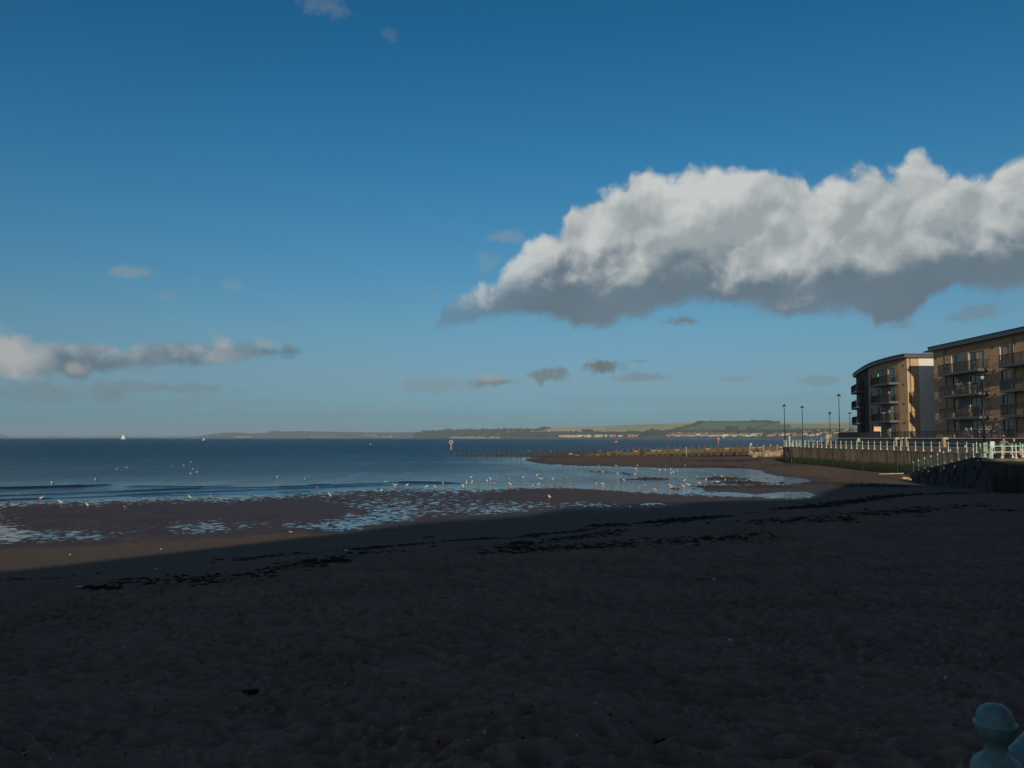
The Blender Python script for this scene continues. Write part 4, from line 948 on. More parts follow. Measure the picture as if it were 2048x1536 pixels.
# ------------------------------------------------------------------ people
SKIN = mat('skin', (0.45, 0.27, 0.19), 0.6, 0.05); HAIRS = {'dark': mat('dark_hair', (0.02, 0.015, 0.012), 0.6, .2), 'fair': mat('fair_hair', (0.35, 0.26, 0.14), 0.6, .2), 'grey': mat('grey_hair', (0.35, 0.33, 0.3), 0.6, .2)}
def cloth(c): return mat('cloth_%02d_%02d_%02d' % tuple(int(v * 99) for v in c), c, 0.9, 0.15, 5)
def person(label, x, y, z, h, rz, top, legs, hair='dark', shoes=(.02, .02, .02), arms='down', stride=0.12, lean=0.0, sleeves=True, bare=False, group=None):
    """one continuous skinned body; joints in units of the height"""
    t = thing('person', label, 'person', (x, y, z), rz, group)
    J = {}; B = []
    def j(n, p, r): J[n] = (p, r)
    s = stride
    j('pel', (0, 0, .53), .085); j('waist', (0, lean * .3, .62), .072); j('chest', (0, lean * .7, .73), .092); j('neck', (0, lean, .835), .036); j('head', (0, lean * 1.15 + .008, .895), .050); j('crown', (0, lean * 1.2, .952), .048)
    for sd, q in ((-1, 'l'), (1, 'r')):
        f = s * sd
        j('hip' + q, (.048 * sd, 0, .49), .060); j('knee' + q, (.052 * sd, f * .55 + .02, .275), .036); j('ank' + q, (.052 * sd, f - .02, .045), .024); j('toe' + q, (.058 * sd, f + .085, .018), .020)
        j('sh' + q, (.108 * sd, lean * .85, .79), .038)
        if arms == 'down': e, wv = (.135 * sd, -f * .35 + lean, .63), (.14 * sd, -f * .6 + .06 + lean, .485)
        elif arms == 'fold': e, wv = (.15 * sd, .03 + lean, .63), (.03 * sd, .13 + lean, .66)
        elif arms == 'rail': e, wv = (.22 * sd, .05 + lean, .66), (.27 * sd, .17 + lean, .585)
        elif arms == 'up': e, wv = (.16 * sd, .08, .70), (.12 * sd, .17, .80)
        j('el' + q, e, .026); j('wr' + q, wv, .018)
        d = Vector(wv) - Vector(e); d.normalize(); hp = Vector(wv) + d * .035; j('palm' + q, tuple(hp), .019)
    E = [('pel', 'waist', 'top'), ('waist', 'chest', 'top'), ('chest', 'neck', 'top'), ('neck', 'head', 'skin'), ('head', 'crown', 'skin')]
    for q in 'lr':
        E += [('pel', 'hip' + q, 'legs'), ('hip' + q, 'knee' + q, 'legs'), ('knee' + q, 'ank' + q, 'skin' if bare else 'legs'), ('ank' + q, 'toe' + q, 'shoe'), ('chest', 'sh' + q, 'top'),
              ('sh' + q, 'el' + q, 'top'), ('el' + q, 'wr' + q, 'top' if sleeves else 'skin'), ('wr' + q, 'palm' + q, 'skin')]
    names = list(J); me = bpy.data.meshes.new('body'); me.from_pydata([Vector(J[n][0]) * h for n in names], [(names.index(a), names.index(b)) for a, b, _ in E], [])
    o = bpy.data.objects.new('tmp', me); COL.objects.link(o)
    md = o.modifiers.new('s', 'SKIN'); md.branch_smoothing = 0.6
    for i, n in enumerate(names):
        r = J[n][1] * h; me.skin_vertices[0].data[i].radius = (r, r * (.72 if n in ('waist', 'chest', 'pel') else 1)); me.skin_vertices[0].data[i].use_root = (n == 'pel')
    o.modifiers.new('u', 'SUBSURF').levels = 1
    dg = bpy.context.evaluated_depsgraph_get(); ev = o.evaluated_get(dg); bmh = bpy.data.meshes.new_from_object(ev); bpy.data.objects.remove(o)
    mm = {'skin': 0, 'top': 1, 'legs': 2, 'shoe': 3}; bmh.materials.clear()
    for m in (SKIN, cloth(top), cloth(legs), cloth(shoes)): bmh.materials.append(m)
    segs = [(Vector(J[a][0]) * h, Vector(J[b][0]) * h, mm[k_], min(J[a][1], J[b][1]) * h) for a, b, k_ in E]
    for p in bmh.polygons:
        c = p.center; best = None
        for a, b, k_, r in segs:
            d = b - a; tt = max(0, min(1, (c - a).dot(d) / d.length_squared)); ds = (c - a - d * tt).length - r
            if best is None or ds < best[0]: best = (ds, k_)
        p.material_index = best[1]; p.use_smooth = True
    bm = bmesh.new(); bm.from_mesh(bmh)
    def blob(c, r, sc, mi):
        g = bmesh.ops.create_icosphere(bm, subdivisions=1, radius=1)
        for v in g['verts']: v.co = Vector((v.co.x * sc[0], v.co.y * sc[1], v.co.z * sc[2])) * r + c
        for f_ in {f_ for v in g['verts'] for f_ in v.link_faces}: f_.material_index = mi
    hd = Vector(J['head'][0]) * h
    blob(hd + Vector((0, .052, .018)) * h, .010 * h, (.7, 1, 1.2), 0)
    for sd in (-1, 1):
        blob(hd + Vector((.050 * sd, 0, .02)) * h, .012 * h, (.4, .7, 1.1), 0); blob(hd + Vector((.018 * sd, .047, .032)) * h, .006 * h, (1, .5, .7), 3)
    for q in 'lr':                # fingers and thumb
        pw_ = Vector(J['wr' + q][0]) * h; pp = Vector(J['palm' + q][0]) * h; d = (pp - pw_).normalized(); sd = d.orthogonal().normalized(); u2 = d.cross(sd)
        for k_, L in enumerate((.030, .036, .034, .027, .024)):
            off = sd * (k_ - 1.5) * .0085 * h if k_ < 4 else sd * -.022 * h
            a = pp + off + d * .012 * h; mid = a + d * L * .55 * h + u2 * .004 * h + (sd * -.008 * h if k_ == 4 else Vector()); en = mid + d * L * .4 * h + u2 * .010 * h
            for c in (a, mid, en): blob(c, .0048 * h, (1, 1, 1.3), 0)
    bm.to_mesh(bmh); bm.free(); bmh.name = 'body'; link('body', bmh, t)
    hm = MB(); hm.smooth = True; hm.lathe([(.001, .062), (.028, .058), (.047, .040), (.055, .012), (.053, -.022), (.045, -.034)], n=10)
    hm.v = [(x_ * h, (y_ - .008) * h, z_ * h) for x_, y_, z_ in hm.v]
    ho = hm.obj('hair', HAIRS[hair], t, loc=tuple(hd + Vector((0, .0, .044 * h)))); ho.rotation_euler = (R(-18), 0, 0)
    return t
def stand(px, pfoot, Y, z, **kw):
    x = at(px, 890, Y=Y)[0]; return dict(x=x, y=Y, z=z, **kw)
def pp(label, px, Y, z, ptop, **kw):
    x, _, zt = at(px, ptop, Y=Y); return person(label, x, Y, z, zt - z, **kw)
man = pp('man in grey blue shirt and khaki trousers leaning both hands on the ramp railing', 2006, 67.3, PZ, 873.5, rz=R(180), top=(.16, .18, .24), legs=(.42, .36, .24), arms='rail', lean=.05, sleeves=False)
pp('woman in black top standing at the right of the leaning man', 2027, 68.2, PZ, 876, rz=R(175), top=(.02, .02, .022), legs=(.03, .03, .035), hair='fair', arms='fold', lean=.03)
pp('small child in pale pink top and bright pink trousers by the railing', 2042, 66.9, PZ, 895, rz=R(190), top=(.75, .45, .5), legs=(.75, .06, .22), hair='fair', stride=.05)
pp('child in red trousers half hidden behind the railing by the woman in black', 2029.5, 66.8, PZ, 893, rz=R(170), top=(.03, .03, .03), legs=(.65, .05, .05), hair='dark', stride=.05)
pp('person in turquoise top and shorts jogging along the promenade', 1717, 134, PZ + .1, 873.5, rz=R(150), top=(.25, .62, .55), legs=(.03, .04, .06), bare=True, shoes=(.7, .12, .12), sleeves=False, stride=.2)
pp('person in bright blue jacket walking in the group near the corner lamps', 1643, 160, PZ, 872, rz=R(170), top=(.04, .22, .62), legs=(.02, .025, .04))
pp('person in purple top with pink trousers left of the one in blue', 1634, 158, PZ, 873, rz=R(200), top=(.06, .04, .16), legs=(.45, .22, .35))
pp('person in grey brown coat, leftmost walker by the corner lamps', 1622.5, 165, PZ, 875, rz=R(10), top=(.16, .14, .12), legs=(.04, .04, .045))
pp('large walker in a beige coat right of the one in blue', 1655, 148, PZ, 868, rz=R(165), top=(.42, .37, .28), legs=(.3, .27, .22), hair='grey', arms='fold')
pp('walker in brown beside the one in the beige coat', 1661, 150, PZ, 872, rz=R(185), top=(.16, .09, .06), legs=(.12, .07, .05))
pp('dark clothed person standing on the sand just beyond the middle of the groyne', 1276, 231, .9, 892.5, rz=R(30), top=(.02, .02, .03), legs=(.02, .02, .02))
pp('child in dark clothes beyond the groyne, right of the standing adult', 1294, 230, .95, 896.5, rz=R(-30), top=(.03, .03, .04), legs=(.03, .02, .02))
pp('person in white top beyond the right end of the groyne', 1502, 214, 2.1, 884, rz=R(20), top=(.6, .62, .62), legs=(.1, .12, .16))
q = fa.P(S(103.2), FLOORS[3], 1.0); person('person in dark clothes standing on the top balcony of the nearer block', q[0], q[1], q[2], 1.7, R(90), (.03, .03, .035), (.03, .03, .04), arms='rail')
# low benches behind the walkers
for i, (px, lab) in enumerate(((1634, 'long dark bench behind the walkers, left one of the two'), (1660, 'dark bench at the right behind the beige coated walker'))):
    x = at(px, 890, Y=168)[0]; t = thing('bench', lab, 'bench', (x, 168, PZ))
    for q_ in range(3):
        mb = MB(); mb.box(-1.5, 1.5, -.3 + q_ * .17, -.16 + q_ * .17, .42, .47); mb.obj('slat', DARKM, t)
        mb = MB(); mb.box(-1.5, 1.5, .24, .28, .52 + q_ * .15, .64 + q_ * .15); mb.obj('back_slat', DARKM, t)
    for x_ in (-1.3, 1.3): mb = MB(); mb.box(x_ - .05, x_ + .05, -.3, .3, 0, .418); mb.obj('leg', DARKM, t)
# ------------------------------------------------------------------ balcony furniture and plants
WDCH = mat('orange_wood', (0.42, 0.20, 0.09), 0.6, 0.2, 6); LEAFW = mat('pale_leaves', (0.34, 0.40, 0.28), 0.8, 0.4, 5); LEAFG = mat('green_leaves', (0.05, 0.09, 0.03), 0.8, 0.4, 5); LEAFY = mat('yellow_flowers', (0.5, 0.36, 0.08), 0.8, 0.2, 6)
LEAFP = mat('lilac_flowers', (0.42, 0.36, 0.48), 0.8, 0.2, 6); LEAFR = mat('white_flowers', (0.62, 0.62, 0.58), 0.8, 0.2, 6); POT = mat('grey_pot', (0.2, 0.2, 0.2), 0.8, 0.2); POTR = mat('terracotta_pot', (0.4, 0.16, 0.08), 0.8, 0.2)
def chair(lab, p, rz, m=WDCH):
    t = thing('folding_chair', lab, 'chair', p, rz)
    for k_ in range(4): mb = MB(); mb.box(-.22, .22, -.2 + k_ * .1, -.12 + k_ * .1, .43, .455); mb.obj('seat_slat', m, t)
    for k_ in range(4): mb = MB(); mb.box(-.2, .2, .21, .235, .5 + k_ * .11, .58 + k_ * .11); mb.obj('back_slat', m, t)
    for sx in (-1, 1):
        mb = MB(); mb.tube((sx * .23, -.25, 0), (sx * .23, .24, .95), .02, n=5); mb.obj('leg', m, t); mb = MB(); mb.tube((sx * .23, .25, 0), (sx * .23, -.2, .46), .02, n=5); mb.obj('leg', m, t)
    return t
def plant(lab, p, h, r, ms, pot=POT, n=70, seed=1):
    t = thing('potted_plant', lab, 'plant', p); mb = MB(); mb.lathe([(.12, 0), (.17, .3), (.19, .3), (.19, .34), (.15, .34)], n=10); mb.obj('pot', pot, t)
    rr_ = random.Random(seed); mb = MB()
    for i in range(n):
        a = rr_.uniform(0, 6.3); q_ = r * math.sqrt(rr_.random()); z = .36 + (h - .36) * rr_.random(); q_ *= 1 - .5 * (z / h) ** 2
        c = Vector((q_ * math.cos(a), q_ * math.sin(a), z)); u = Vector((rr_.gauss(0, 1), rr_.gauss(0, 1), rr_.gauss(0, .6))).normalized(); v_ = u.orthogonal().normalized(); s_ = rr_.uniform(.05, .10)
        mb.add([c - u * s_, c + v_ * s_ * .5, c + u * s_, c - v_ * s_ * .5], [(0, 1, 2, 3)], mi=rr_.randrange(len(ms)))
    mb.obj('foliage', list(ms), t)
    mb = MB(); mb.tube((0, 0, .3), (0, 0, h * .7), .015, n=5); mb.obj('stem', LEAFG, t); return t
def fp(f, s, fl, n=.8): return f.P(s, FLOORS[fl], n)
chair('orange wooden folding chair at the left on the lowest balcony of the nearer block', fp(fa, S(101.2), 1), R(100)); chair('orange wooden folding chair, middle of the lowest balcony of the nearer block', fp(fa, S(100.2), 1), R(80))
chair('low orange wooden chair at the right on the lowest balcony of the nearer block', fp(fa, S(98.9), 1), R(120)); chair('reddish chair on the top balcony of the nearer block', fp(fa, S(96.6), 3), R(60), mat('red_wood', (.3, .1, .07), .6, .2))
plant('large pale leaved plant in the middle of the second balcony up on the nearer block', fp(fa, S(100.8), 2), 1.5, .75, (LEAFW, LEAFG, LEAFR), n=160); plant('yellow flowering pot plant at the right on the second balcony up', fp(fa, S(97.5), 2), 1.0, .35, (LEAFY, LEAFG), n=60, seed=2)
plant('white pot plant near the right corner of the top balcony of the nearer block', fp(fa, S(97.4), 3), 1.1, .3, (LEAFR, LEAFG), n=50, seed=3); plant('red leaved climber at the right end of the second balcony up', fp(fa, S(95.9), 2, .5), 1.2, .3, (mat('red_leaves', (.16, .05, .04), .8, .3), LEAFG), n=60, seed=4)
plant('yellow flowers at the left end of the top balcony of the bowed block', fp(fb, 9.7, 3), .95, .5, (LEAFY, LEAFG), n=90, seed=5); plant('tall white flowering plant on the lowest balcony of the bowed block', fp(fb, 3.2, 1), 2.1, .45, (LEAFR, LEAFG, LEAFW), n=170, seed=6)
plant('small white plant left of the tall one on the lowest balcony of the bowed block', fp(fb, 4.4, 1), 1.5, .25, (LEAFR, LEAFG), n=50, seed=7)
def terr(px, Y): x = at(px, 870, Y=Y)[0]; return (max(x, 58.3), Y, 4.74)
for i, (px, Y, h, r, ms, lab) in enumerate(((1956, 102, 1.75, .7, (LEAFR, LEAFG, LEAFW), 'broad white flowering shrub in a pot behind the terrace fence'), (1968, 101, 1.7, .6, (LEAFR, LEAFW), 'white flowers right of the broad white shrub on the terrace'),
        (1984, 99, 1.95, .6, (LEAFP, LEAFG), 'lilac flowering pot plant on the terrace, rightmost of the flowers'), (1950, 103, 1.6, .45, (mat('orange_flowers', (.5, .18, .08), .8, .2), LEAFG), 'orange flowering pot plant left of the white ones on the terrace'),
        (1925, 106, 1.5, .3, (LEAFR, LEAFG), 'small white pot plant behind the fence left of the orange flowers'), (1752, 128, 1.4, .3, (LEAFR, LEAFG), 'white pot plant behind the terrace fence below the estate board'))):
    plant(lab, terr(px, Y), h, r, ms, POTR if i % 2 else POT, n=120, seed=20 + i)
t = thing('parasol', 'folded turquoise parasol on the top balcony of the bowed block', 'parasol', fp(fb, 8.6, 3)); mb = MB(); mb.tube((0, 0, 0), (0, 0, 1.9), .025, n=6); mb.obj('pole', WHITEC, t)
mb = MB(); mb.smooth = True; mb.lathe([(.05, .75), (.20, .8), (.17, 1.2), (.09, 1.7), (.02, 1.95)], n=8); mb.obj('canopy', mat('turquoise_cloth', (.08, .42, .36), .8, .15), t)
t = thing('garden_table', 'small white table on the lowest balcony of the bowed block', 'table', fp(fb, 6.4, 1)); mb = MB(); mb.lathe([(.4, 1.22), (.4, 1.27)], n=12); mb.obj('table_top', WHITEC, t); mb = MB(); mb.tube((0, 0, 0), (0, 0, 1.22), .04, n=6); mb.obj('leg', WHITEC, t)

# ------------------------------------------------------------------ gulls
GW = mat('gull_white', (0.78, 0.76, 0.72), 0.7, 0.05); GG = mat('gull_grey', (0.30, 0.31, 0.33), 0.7, 0.08); GK = mat('gull_black', (0.02, 0.02, 0.02), 0.6, .1); GO = mat('gull_orange', (0.55, 0.28, 0.08), 0.6, .1); GB = mat('gull_brown', (0.19, 0.15, 0.115), 0.8, .3, 20)
def gull_mesh(kind):
    mb = MB(); mb.smooth = True
    # stations tail > beak: y forward, z, half width, half height
    up = kind != 'feed'
    if kind == 'feed': st = [(-.27, .27, .012, .008), (-.20, .28, .035, .022), (-.10, .29, .07, .06), (.02, .275, .082, .078), (.12, .24, .07, .07), (.18, .19, .042, .045), (.225, .14, .032, .034), (.25, .10, .036, .036), (.268, .065, .026, .026), (.277, .045, .010, .010), (.285, .01, .004, .004)]
    else: st = [(-.28, .20, .012, .008), (-.20, .225, .035, .022), (-.10, .255, .07, .06), (.02, .275, .082, .080), (.10, .30, .072, .075), (.145, .345, .045, .050), (.16, .39, .034, .036), (.175, .425, .038, .036), (.205, .43, .028, .026), (.222, .425, .010, .012), (.265, .415, .004, .005)]
    if kind == 'float': st = [(y, z - .215, w_, h) for y, z, w_, h in st]
    if kind == 'fly': st = [(-.28, .0, .03, .008), (-.18, .0, .03, .018), (-.08, .0, .055, .05), (.04, .0, .065, .062), (.12, .01, .05, .05), (.17, .02, .034, .034), (.20, .025, .034, .033), (.225, .022, .024, .024), (.238, .018, .009, .010), (.28, .01, .004, .004)]
    n = 8
    for y, z, a, b in st: mb.v += [(a * math.cos(2 * math.pi * i / n), y, z + b * math.sin(2 * math.pi * i / n)) for i in range(n)]
    brown = kind == 'young'
    for j in range(len(st) - 1):
        for i in range(n):
            mb.f.append([j * n + i, j * n + (i + 1) % n, (j + 1) * n + (i + 1) % n, (j + 1) * n + i]); mb.sm.append(True)
            top = i in (0, 1, 2, 3)
            if j >= len(st) - 2: mi = 2 if brown else 3
            elif brown: mi = 4
            elif j == 0 and top: mi = 2
            elif top and j < 4 and kind != 'fly': mi = 1
            else: mi = 0
            mb.mi.append(mi)
    if kind == 'fly':
        for s_ in (-1, 1):
            W_ = [(.04, .02, .17, .03), (.25, .13, .16, .028), (.45, .10, .09, .022), (.66, .02, -.01, .006)]
            for (a, z, c, th), (a2, z2, c2, t2) in zip(W_, W_[1:]):
                mb.add([(s_ * a, c - .06, z), (s_ * a, c - .20, z), (s_ * a2, c2 - .19, z2), (s_ * a2, c2 - .06, z2), (s_ * a, c - .06, z + th), (s_ * a, c - .2, z + .008), (s_ * a2, c2 - .19, z2 + .006), (s_ * a2, c2 - .06, z2 + t2)],
                       [(3, 2, 1, 0), (4, 5, 6, 7), (0, 1, 5, 4), (2, 3, 7, 6), (1, 2, 6, 5), (3, 0, 4, 7)], mi=0 if a < .4 else 2)
    else:
        z0 = .215 if kind == 'float' else 0
        for s_ in (-1, 1):          # folded wings
            wy = [(.09, .30, .062, .05), (-.03, .30, .084, .055), (-.15, .262, .06, .038), (-.31, .225, .012, .010)]
            if kind == 'feed': wy = [(y, z - .015, w_, h) for y, z, w_, h in wy]
            for (y, z, w_, h), (y2, z2, w2, h2) in zip(wy, wy[1:]):
                o = .012
                mb.add([(s_ * w_, y, z - h - z0), (s_ * (w_ + o), y, z - z0), (s_ * w_ * .5, y, z + h - z0), (s_ * w2, y2, z2 - h2 - z0), (s_ * (w2 + o), y2, z2 - z0), (s_ * w2 * .5, y2, z2 + h2 - z0)], [(0, 1, 4, 3), (1, 2, 5, 4)], mi=(4 if brown else (1 if y > -.14 else 2)))
        if kind != 'float':
            for s_ in (-1, 1): mb.tube((s_ * .03, .0, .005), (s_ * .03, .02, .2), .008, n=5, mi=4 if brown else 3); mb.add([(s_ * .03 - .02, .05, .004), (s_ * .03 + .02, .05, .004), (s_ * .03, -.01, .012)], [(0, 1, 2)], mi=4 if brown else 3)
    return mb.mesh('gull', [GW, GG, GK, GO, GB])
GM = {k_: gull_mesh(k_) for k_ in ('stand', 'feed', 'float', 'fly', 'young')}
def z3(L): return [(780 + a / 5.12, 930 + (b + 11) / 5.12, k_) for a, b, k_ in L]
def z4(L): return [(1150 + a / 4.096, 930 + (b + 9) / 4.096, k_) for a, b, k_ in L]
def z1(L): return [(a / 4.3875, 850 + (b + 8) / 4.3875, k_) for a, b, k_ in L]
def z2(L): return [(400 + a / 4.3875, 850 + (b + 8) / 4.3875, k_) for a, b, k_ in L]
s_, f_, y_ = 'stand', 'feed', 'young'
GROUPS = [
 ('gulls floating on the open water at the left', 'tiny white gull afloat on open water', z1([(460, 503, 'float'), (840, 472, 'float'), (1027, 380, 'float'), (1107, 368, 'float'), (1278, 303, 'float'), (1503, 363, 'float')])),
 ('gulls floating in the small raft offshore', 'tiny white gull in the small raft offshore', z1([(1610, 347, 'float'), (1657, 357, 'float'), (1680, 320, 'float'), (1695, 383, 'float'), (1725, 408, 'float'), (1675, 422, 'float')])),
 ('gulls along the left waterline', 'gull on the left waterline', z1([(78, 702, y_), (360, 655, s_), (540, 697, s_), (770, 722, s_), (1097, 738, f_), (1668, 650, s_)]) + z2([(85, 655, s_)])),
 ('gulls on the water in front of the small breakers', 'small gull by the low breaking wave', z2([(675, 450, 'float'), (922, 473, 'float'), (1623, 498, 'float')])),
 ('gulls on the rippled flat left of centre', 'gull on the rippled flat left of centre', z2([(1032, 565, y_), (1143, 633, s_), (1390, 582, y_), (1587, 590, s_), (1680, 578, y_), (1712, 545, s_)])),
 ('gulls standing at the edge of the wet flat', 'gull at the edge of middle wet flat', z3([(52, 222, s_), (170, 220, s_), (382, 228, f_), (467, 232, s_), (547, 198, s_), (740, 213, f_), (834, 215, s_), (1000, 208, y_), (1066, 203, s_), (1232, 205, s_), (1225, 238, y_)])),
 ('gulls wading in the shallows near the middle', 'gull wading in middle shallows', z3([(786, 172, s_), (780, 190, s_), (825, 130, s_), (838, 180, s_), (912, 160, y_), (993, 168, s_), (1030, 145, s_), (1099, 124, s_), (1227, 130, f_), (1360, 127, s_)])),
 ('gulls by the start of the pool', 'gull near left end of pool', z3([(1350, 207, y_), (1400, 192, y_), (1468, 200, f_), (1520, 208, s_), (1665, 150, s_), (1680, 205, y_), (1690, 232, y_), (1745, 203, y_), (1805, 120, f_), (1880, 215, y_)])),
 ('gulls in flight over the shallows', 'white gull flying low over the shallows', z3([(1512, 108, 'fly'), (1550, 148, 'fly')])),
 ('lone gulls on the sand spit', 'single white gull on the brown sand spit below the pool', z3([(1637, 346, s_)])),
 ('gulls in the left part of the pool', 'gull in the left part of the pool', z4([(180, 172, s_), (223, 155, f_), (300, 137, y_), (365, 143, f_), (403, 127, s_), (225, 53, f_), (345, 67, f_), (195, 8, s_), (338, 8, s_)])),
 ('gulls in the far middle of the pool', 'gull in the farther middle of the pool', z4([(492, 28, f_), (513, 8, s_), (495, 70, f_), (647, 37, s_), (698, 45, s_), (735, 37, f_), (742, 15, s_), (785, 28, f_), (790, 62, f_), (808, 62, s_), (840, 45, s_), (900, 10, s_)])),
 ('gulls along the near shore of the pool', 'gull along the near shore of the pool', z4([(502, 172, y_), (576, 178, s_), (535, 212, s_), (665, 218, s_), (675, 158, y_), (775, 165, f_), (795, 180, f_), (843, 163, y_), (892, 178, s_), (925, 162, f_), (895, 130, s_)])),
 ('gulls by the weedy patch in the pool', 'gull by the weedy patch of the pool', z4([(993, 105, s_), (1015, 147, f_), (1040, 127, y_), (1072, 125, s_), (1147, 90, s_), (1198, 92, f_), (1170, 140, f_), (1228, 132, s_), (1275, 100, y_), (1323, 130, f_), (1450, 130, s_)])),
]
rg = random.Random(11)
for grp, lab, L in GROUPS:
    for i, (px, py, kd) in enumerate(sorted(L)):
        x, y, z = drop(px, py, lo=0.0)
        if kd == 'fly': x, y, z = at(px, py - 3, Y=92)
        elif kd == 'float': z = 0.0
        else: z = max(gz(x, y), -0.08)
        if z < 0 and kd in (s_, f_, y_): z = max(z, -.07)
        rz = rg.uniform(0, 6.28)
        desc = {'young': 'brown speckled ', 'feed': 'stooping white ', 'stand': 'upright white ', 'float': '', 'fly': ''}[kd]
        n = ORD[i] + ' from the left'
        full = desc + lab + ', ' + (ORD[i] + ' from left' if len(L) > 1 else '')
        o = link('gull', GM[kd], None, (x, y, z), (rg.uniform(-.1, .1) if kd != 'fly' else .3, 0, rz), label=full.strip(', '), category='gull', group=grp)
        o.scale = (rg.uniform(0.85, 1.0),) * 3
for px, Y, kd, lab in ((1057, 228.0, s_, 'white gull perched on a post near the seaward part of the groyne'), (1101.5, 227, 'fly', 'white gull landing on the groyne right of the perched one'), (1153, 224, s_, 'white gull on the sand just before the groyne')):
    x = at(px, 890, Y=Y)[0]; f = (x + 15.3) / 82.5; z = gtop(f) + .55
    if lab.startswith('white gull on the sand'): Y -= 6; z = gz(x, Y)
    else: Y = gpt(f * GN)[1] - .1
    link('gull', GM[kd], None, (x, Y, z), (0, 0, 1.4), label=lab, category='gull')

# ------------------------------------------------------------------ boats and buoys
SAIL = mat('sailcloth', (0.78, 0.76, 0.70), 0.8, .04); HULL = mat('white_hull', (0.7, 0.7, 0.68), 0.4, .05)
def hull(L, B, H):
    mb = MB(); n = 9; prof = [(-.5, .75), (-.35, .95), (-.1, 1), (.15, .9), (.32, .62), (.44, .28), (.5, .02)]
    for fx, fw in prof: mb.v += [(fx * L, -fw * B / 2, H * (1 + .3 * max(fx, 0))), (fx * L * .94, -fw * B * .3, 0), (fx * L * .94, fw * B * .3, 0), (fx * L, fw * B / 2, H * (1 + .3 * max(fx, 0)))]
    for i in range(len(prof) - 1):
        for a in range(4): mb.f.append([4 * i + a, 4 * i + (a + 1) % 4, 4 * i + 4 + (a + 1) % 4, 4 * i + 4 + a]); mb.mi.append(0); mb.sm.append(False)
    mb.f += [[0, 1, 2, 3], [4 * (len(prof) - 1) + a for a in (3, 2, 1, 0)]]; mb.mi += [0, 0]; mb.sm += [False] * 2; return mb
x, y, z = at(246, 878.5, 0.0); y = min(y, 3600); x = at(246, 878, Y=y)[0]
t = thing('sailing_boat', 'white sailing boat with two raised sails on the horizon at the left', 'boat', (x, y, 0), R(15))
hull(13, 3.6, 1.6).obj('hull', HULL, t); mb = MB(); mb.tube((0.5, 0, 1.5), (0.5, 0, 17), .14, n=6); mb.obj('mast', HULL, t)
mb = MB(); mb.add([(.35, 0, 2.8), (-6, .6, 2.8), (-3.0, .9, 9), (.35, 0, 16.5), (.35, .12, 2.8), (-6, .72, 2.8), (-3.0, 1.02, 9), (.35, .12, 16.5)], [(0, 1, 2, 3), (7, 6, 5, 4), (0, 4, 5, 1), (1, 5, 6, 2), (2, 6, 7, 3), (3, 7, 4, 0)]); mb.obj('mainsail', SAIL, t)
mb = MB(); mb.add([(6.3, 0, 2.2), (.8, .9, 2.4), (.7, 0, 14.5), (6.3, .1, 2.2), (.8, 1.0, 2.4), (.7, .1, 14.5)], [(0, 1, 2), (5, 4, 3), (0, 3, 4, 1), (1, 4, 5, 2), (2, 5, 3, 0)]); mb.obj('jib', SAIL, t)
x, y = at(409, 876, Y=1500)[0], 1500
t = thing('motor_yacht', 'small white boat with a bare mast on the horizon, right of the sailing boat', 'boat', (x, y, 0), R(70))
hull(8, 3.4, 1.5).obj('hull', HULL, t); mb = MB(); mb.box(-2, 1.4, -1, 1, 1.5, 2.8); mb.box(-1.6, .6, -.8, .8, 2.8, 3.4); mb.obj('cabin', HULL, t); mb = MB(); mb.tube((.2, 0, 2.8), (.2, 0, 11), .12, n=6); mb.obj('mast', GREYP, t)
x, y = at(1232, 876, Y=900)[0], 900
t = thing('small_boat', 'small boat with a red hull before the far town', 'boat', (x, y, 0), R(5)); hull(4.5, 1.8, .7).obj('hull', REDW, t); mb = MB(); mb.box(-.6, .6, -.5, .5, .7, 1.3); mb.obj('cabin', HULL, t)
x, y, z = at(741, 889.5, 0.0); t = thing('buoy', 'small pink buoy alone on the open water', 'buoy', (x, y, 0)); mb = MB(); mb.smooth = True; mb.lathe([(.1, -.3), (.40, .05), (.45, .35), (.30, .7), (.1, .85)], n=12); mb.obj('float', mat('pink_buoy', (.8, .3, .25), .5, .1), t); mb = MB(); mb.lathe([(.08, .83), (.08, 1.0), (.03, 1.0)], n=8); mb.obj('ring', REDW, t)

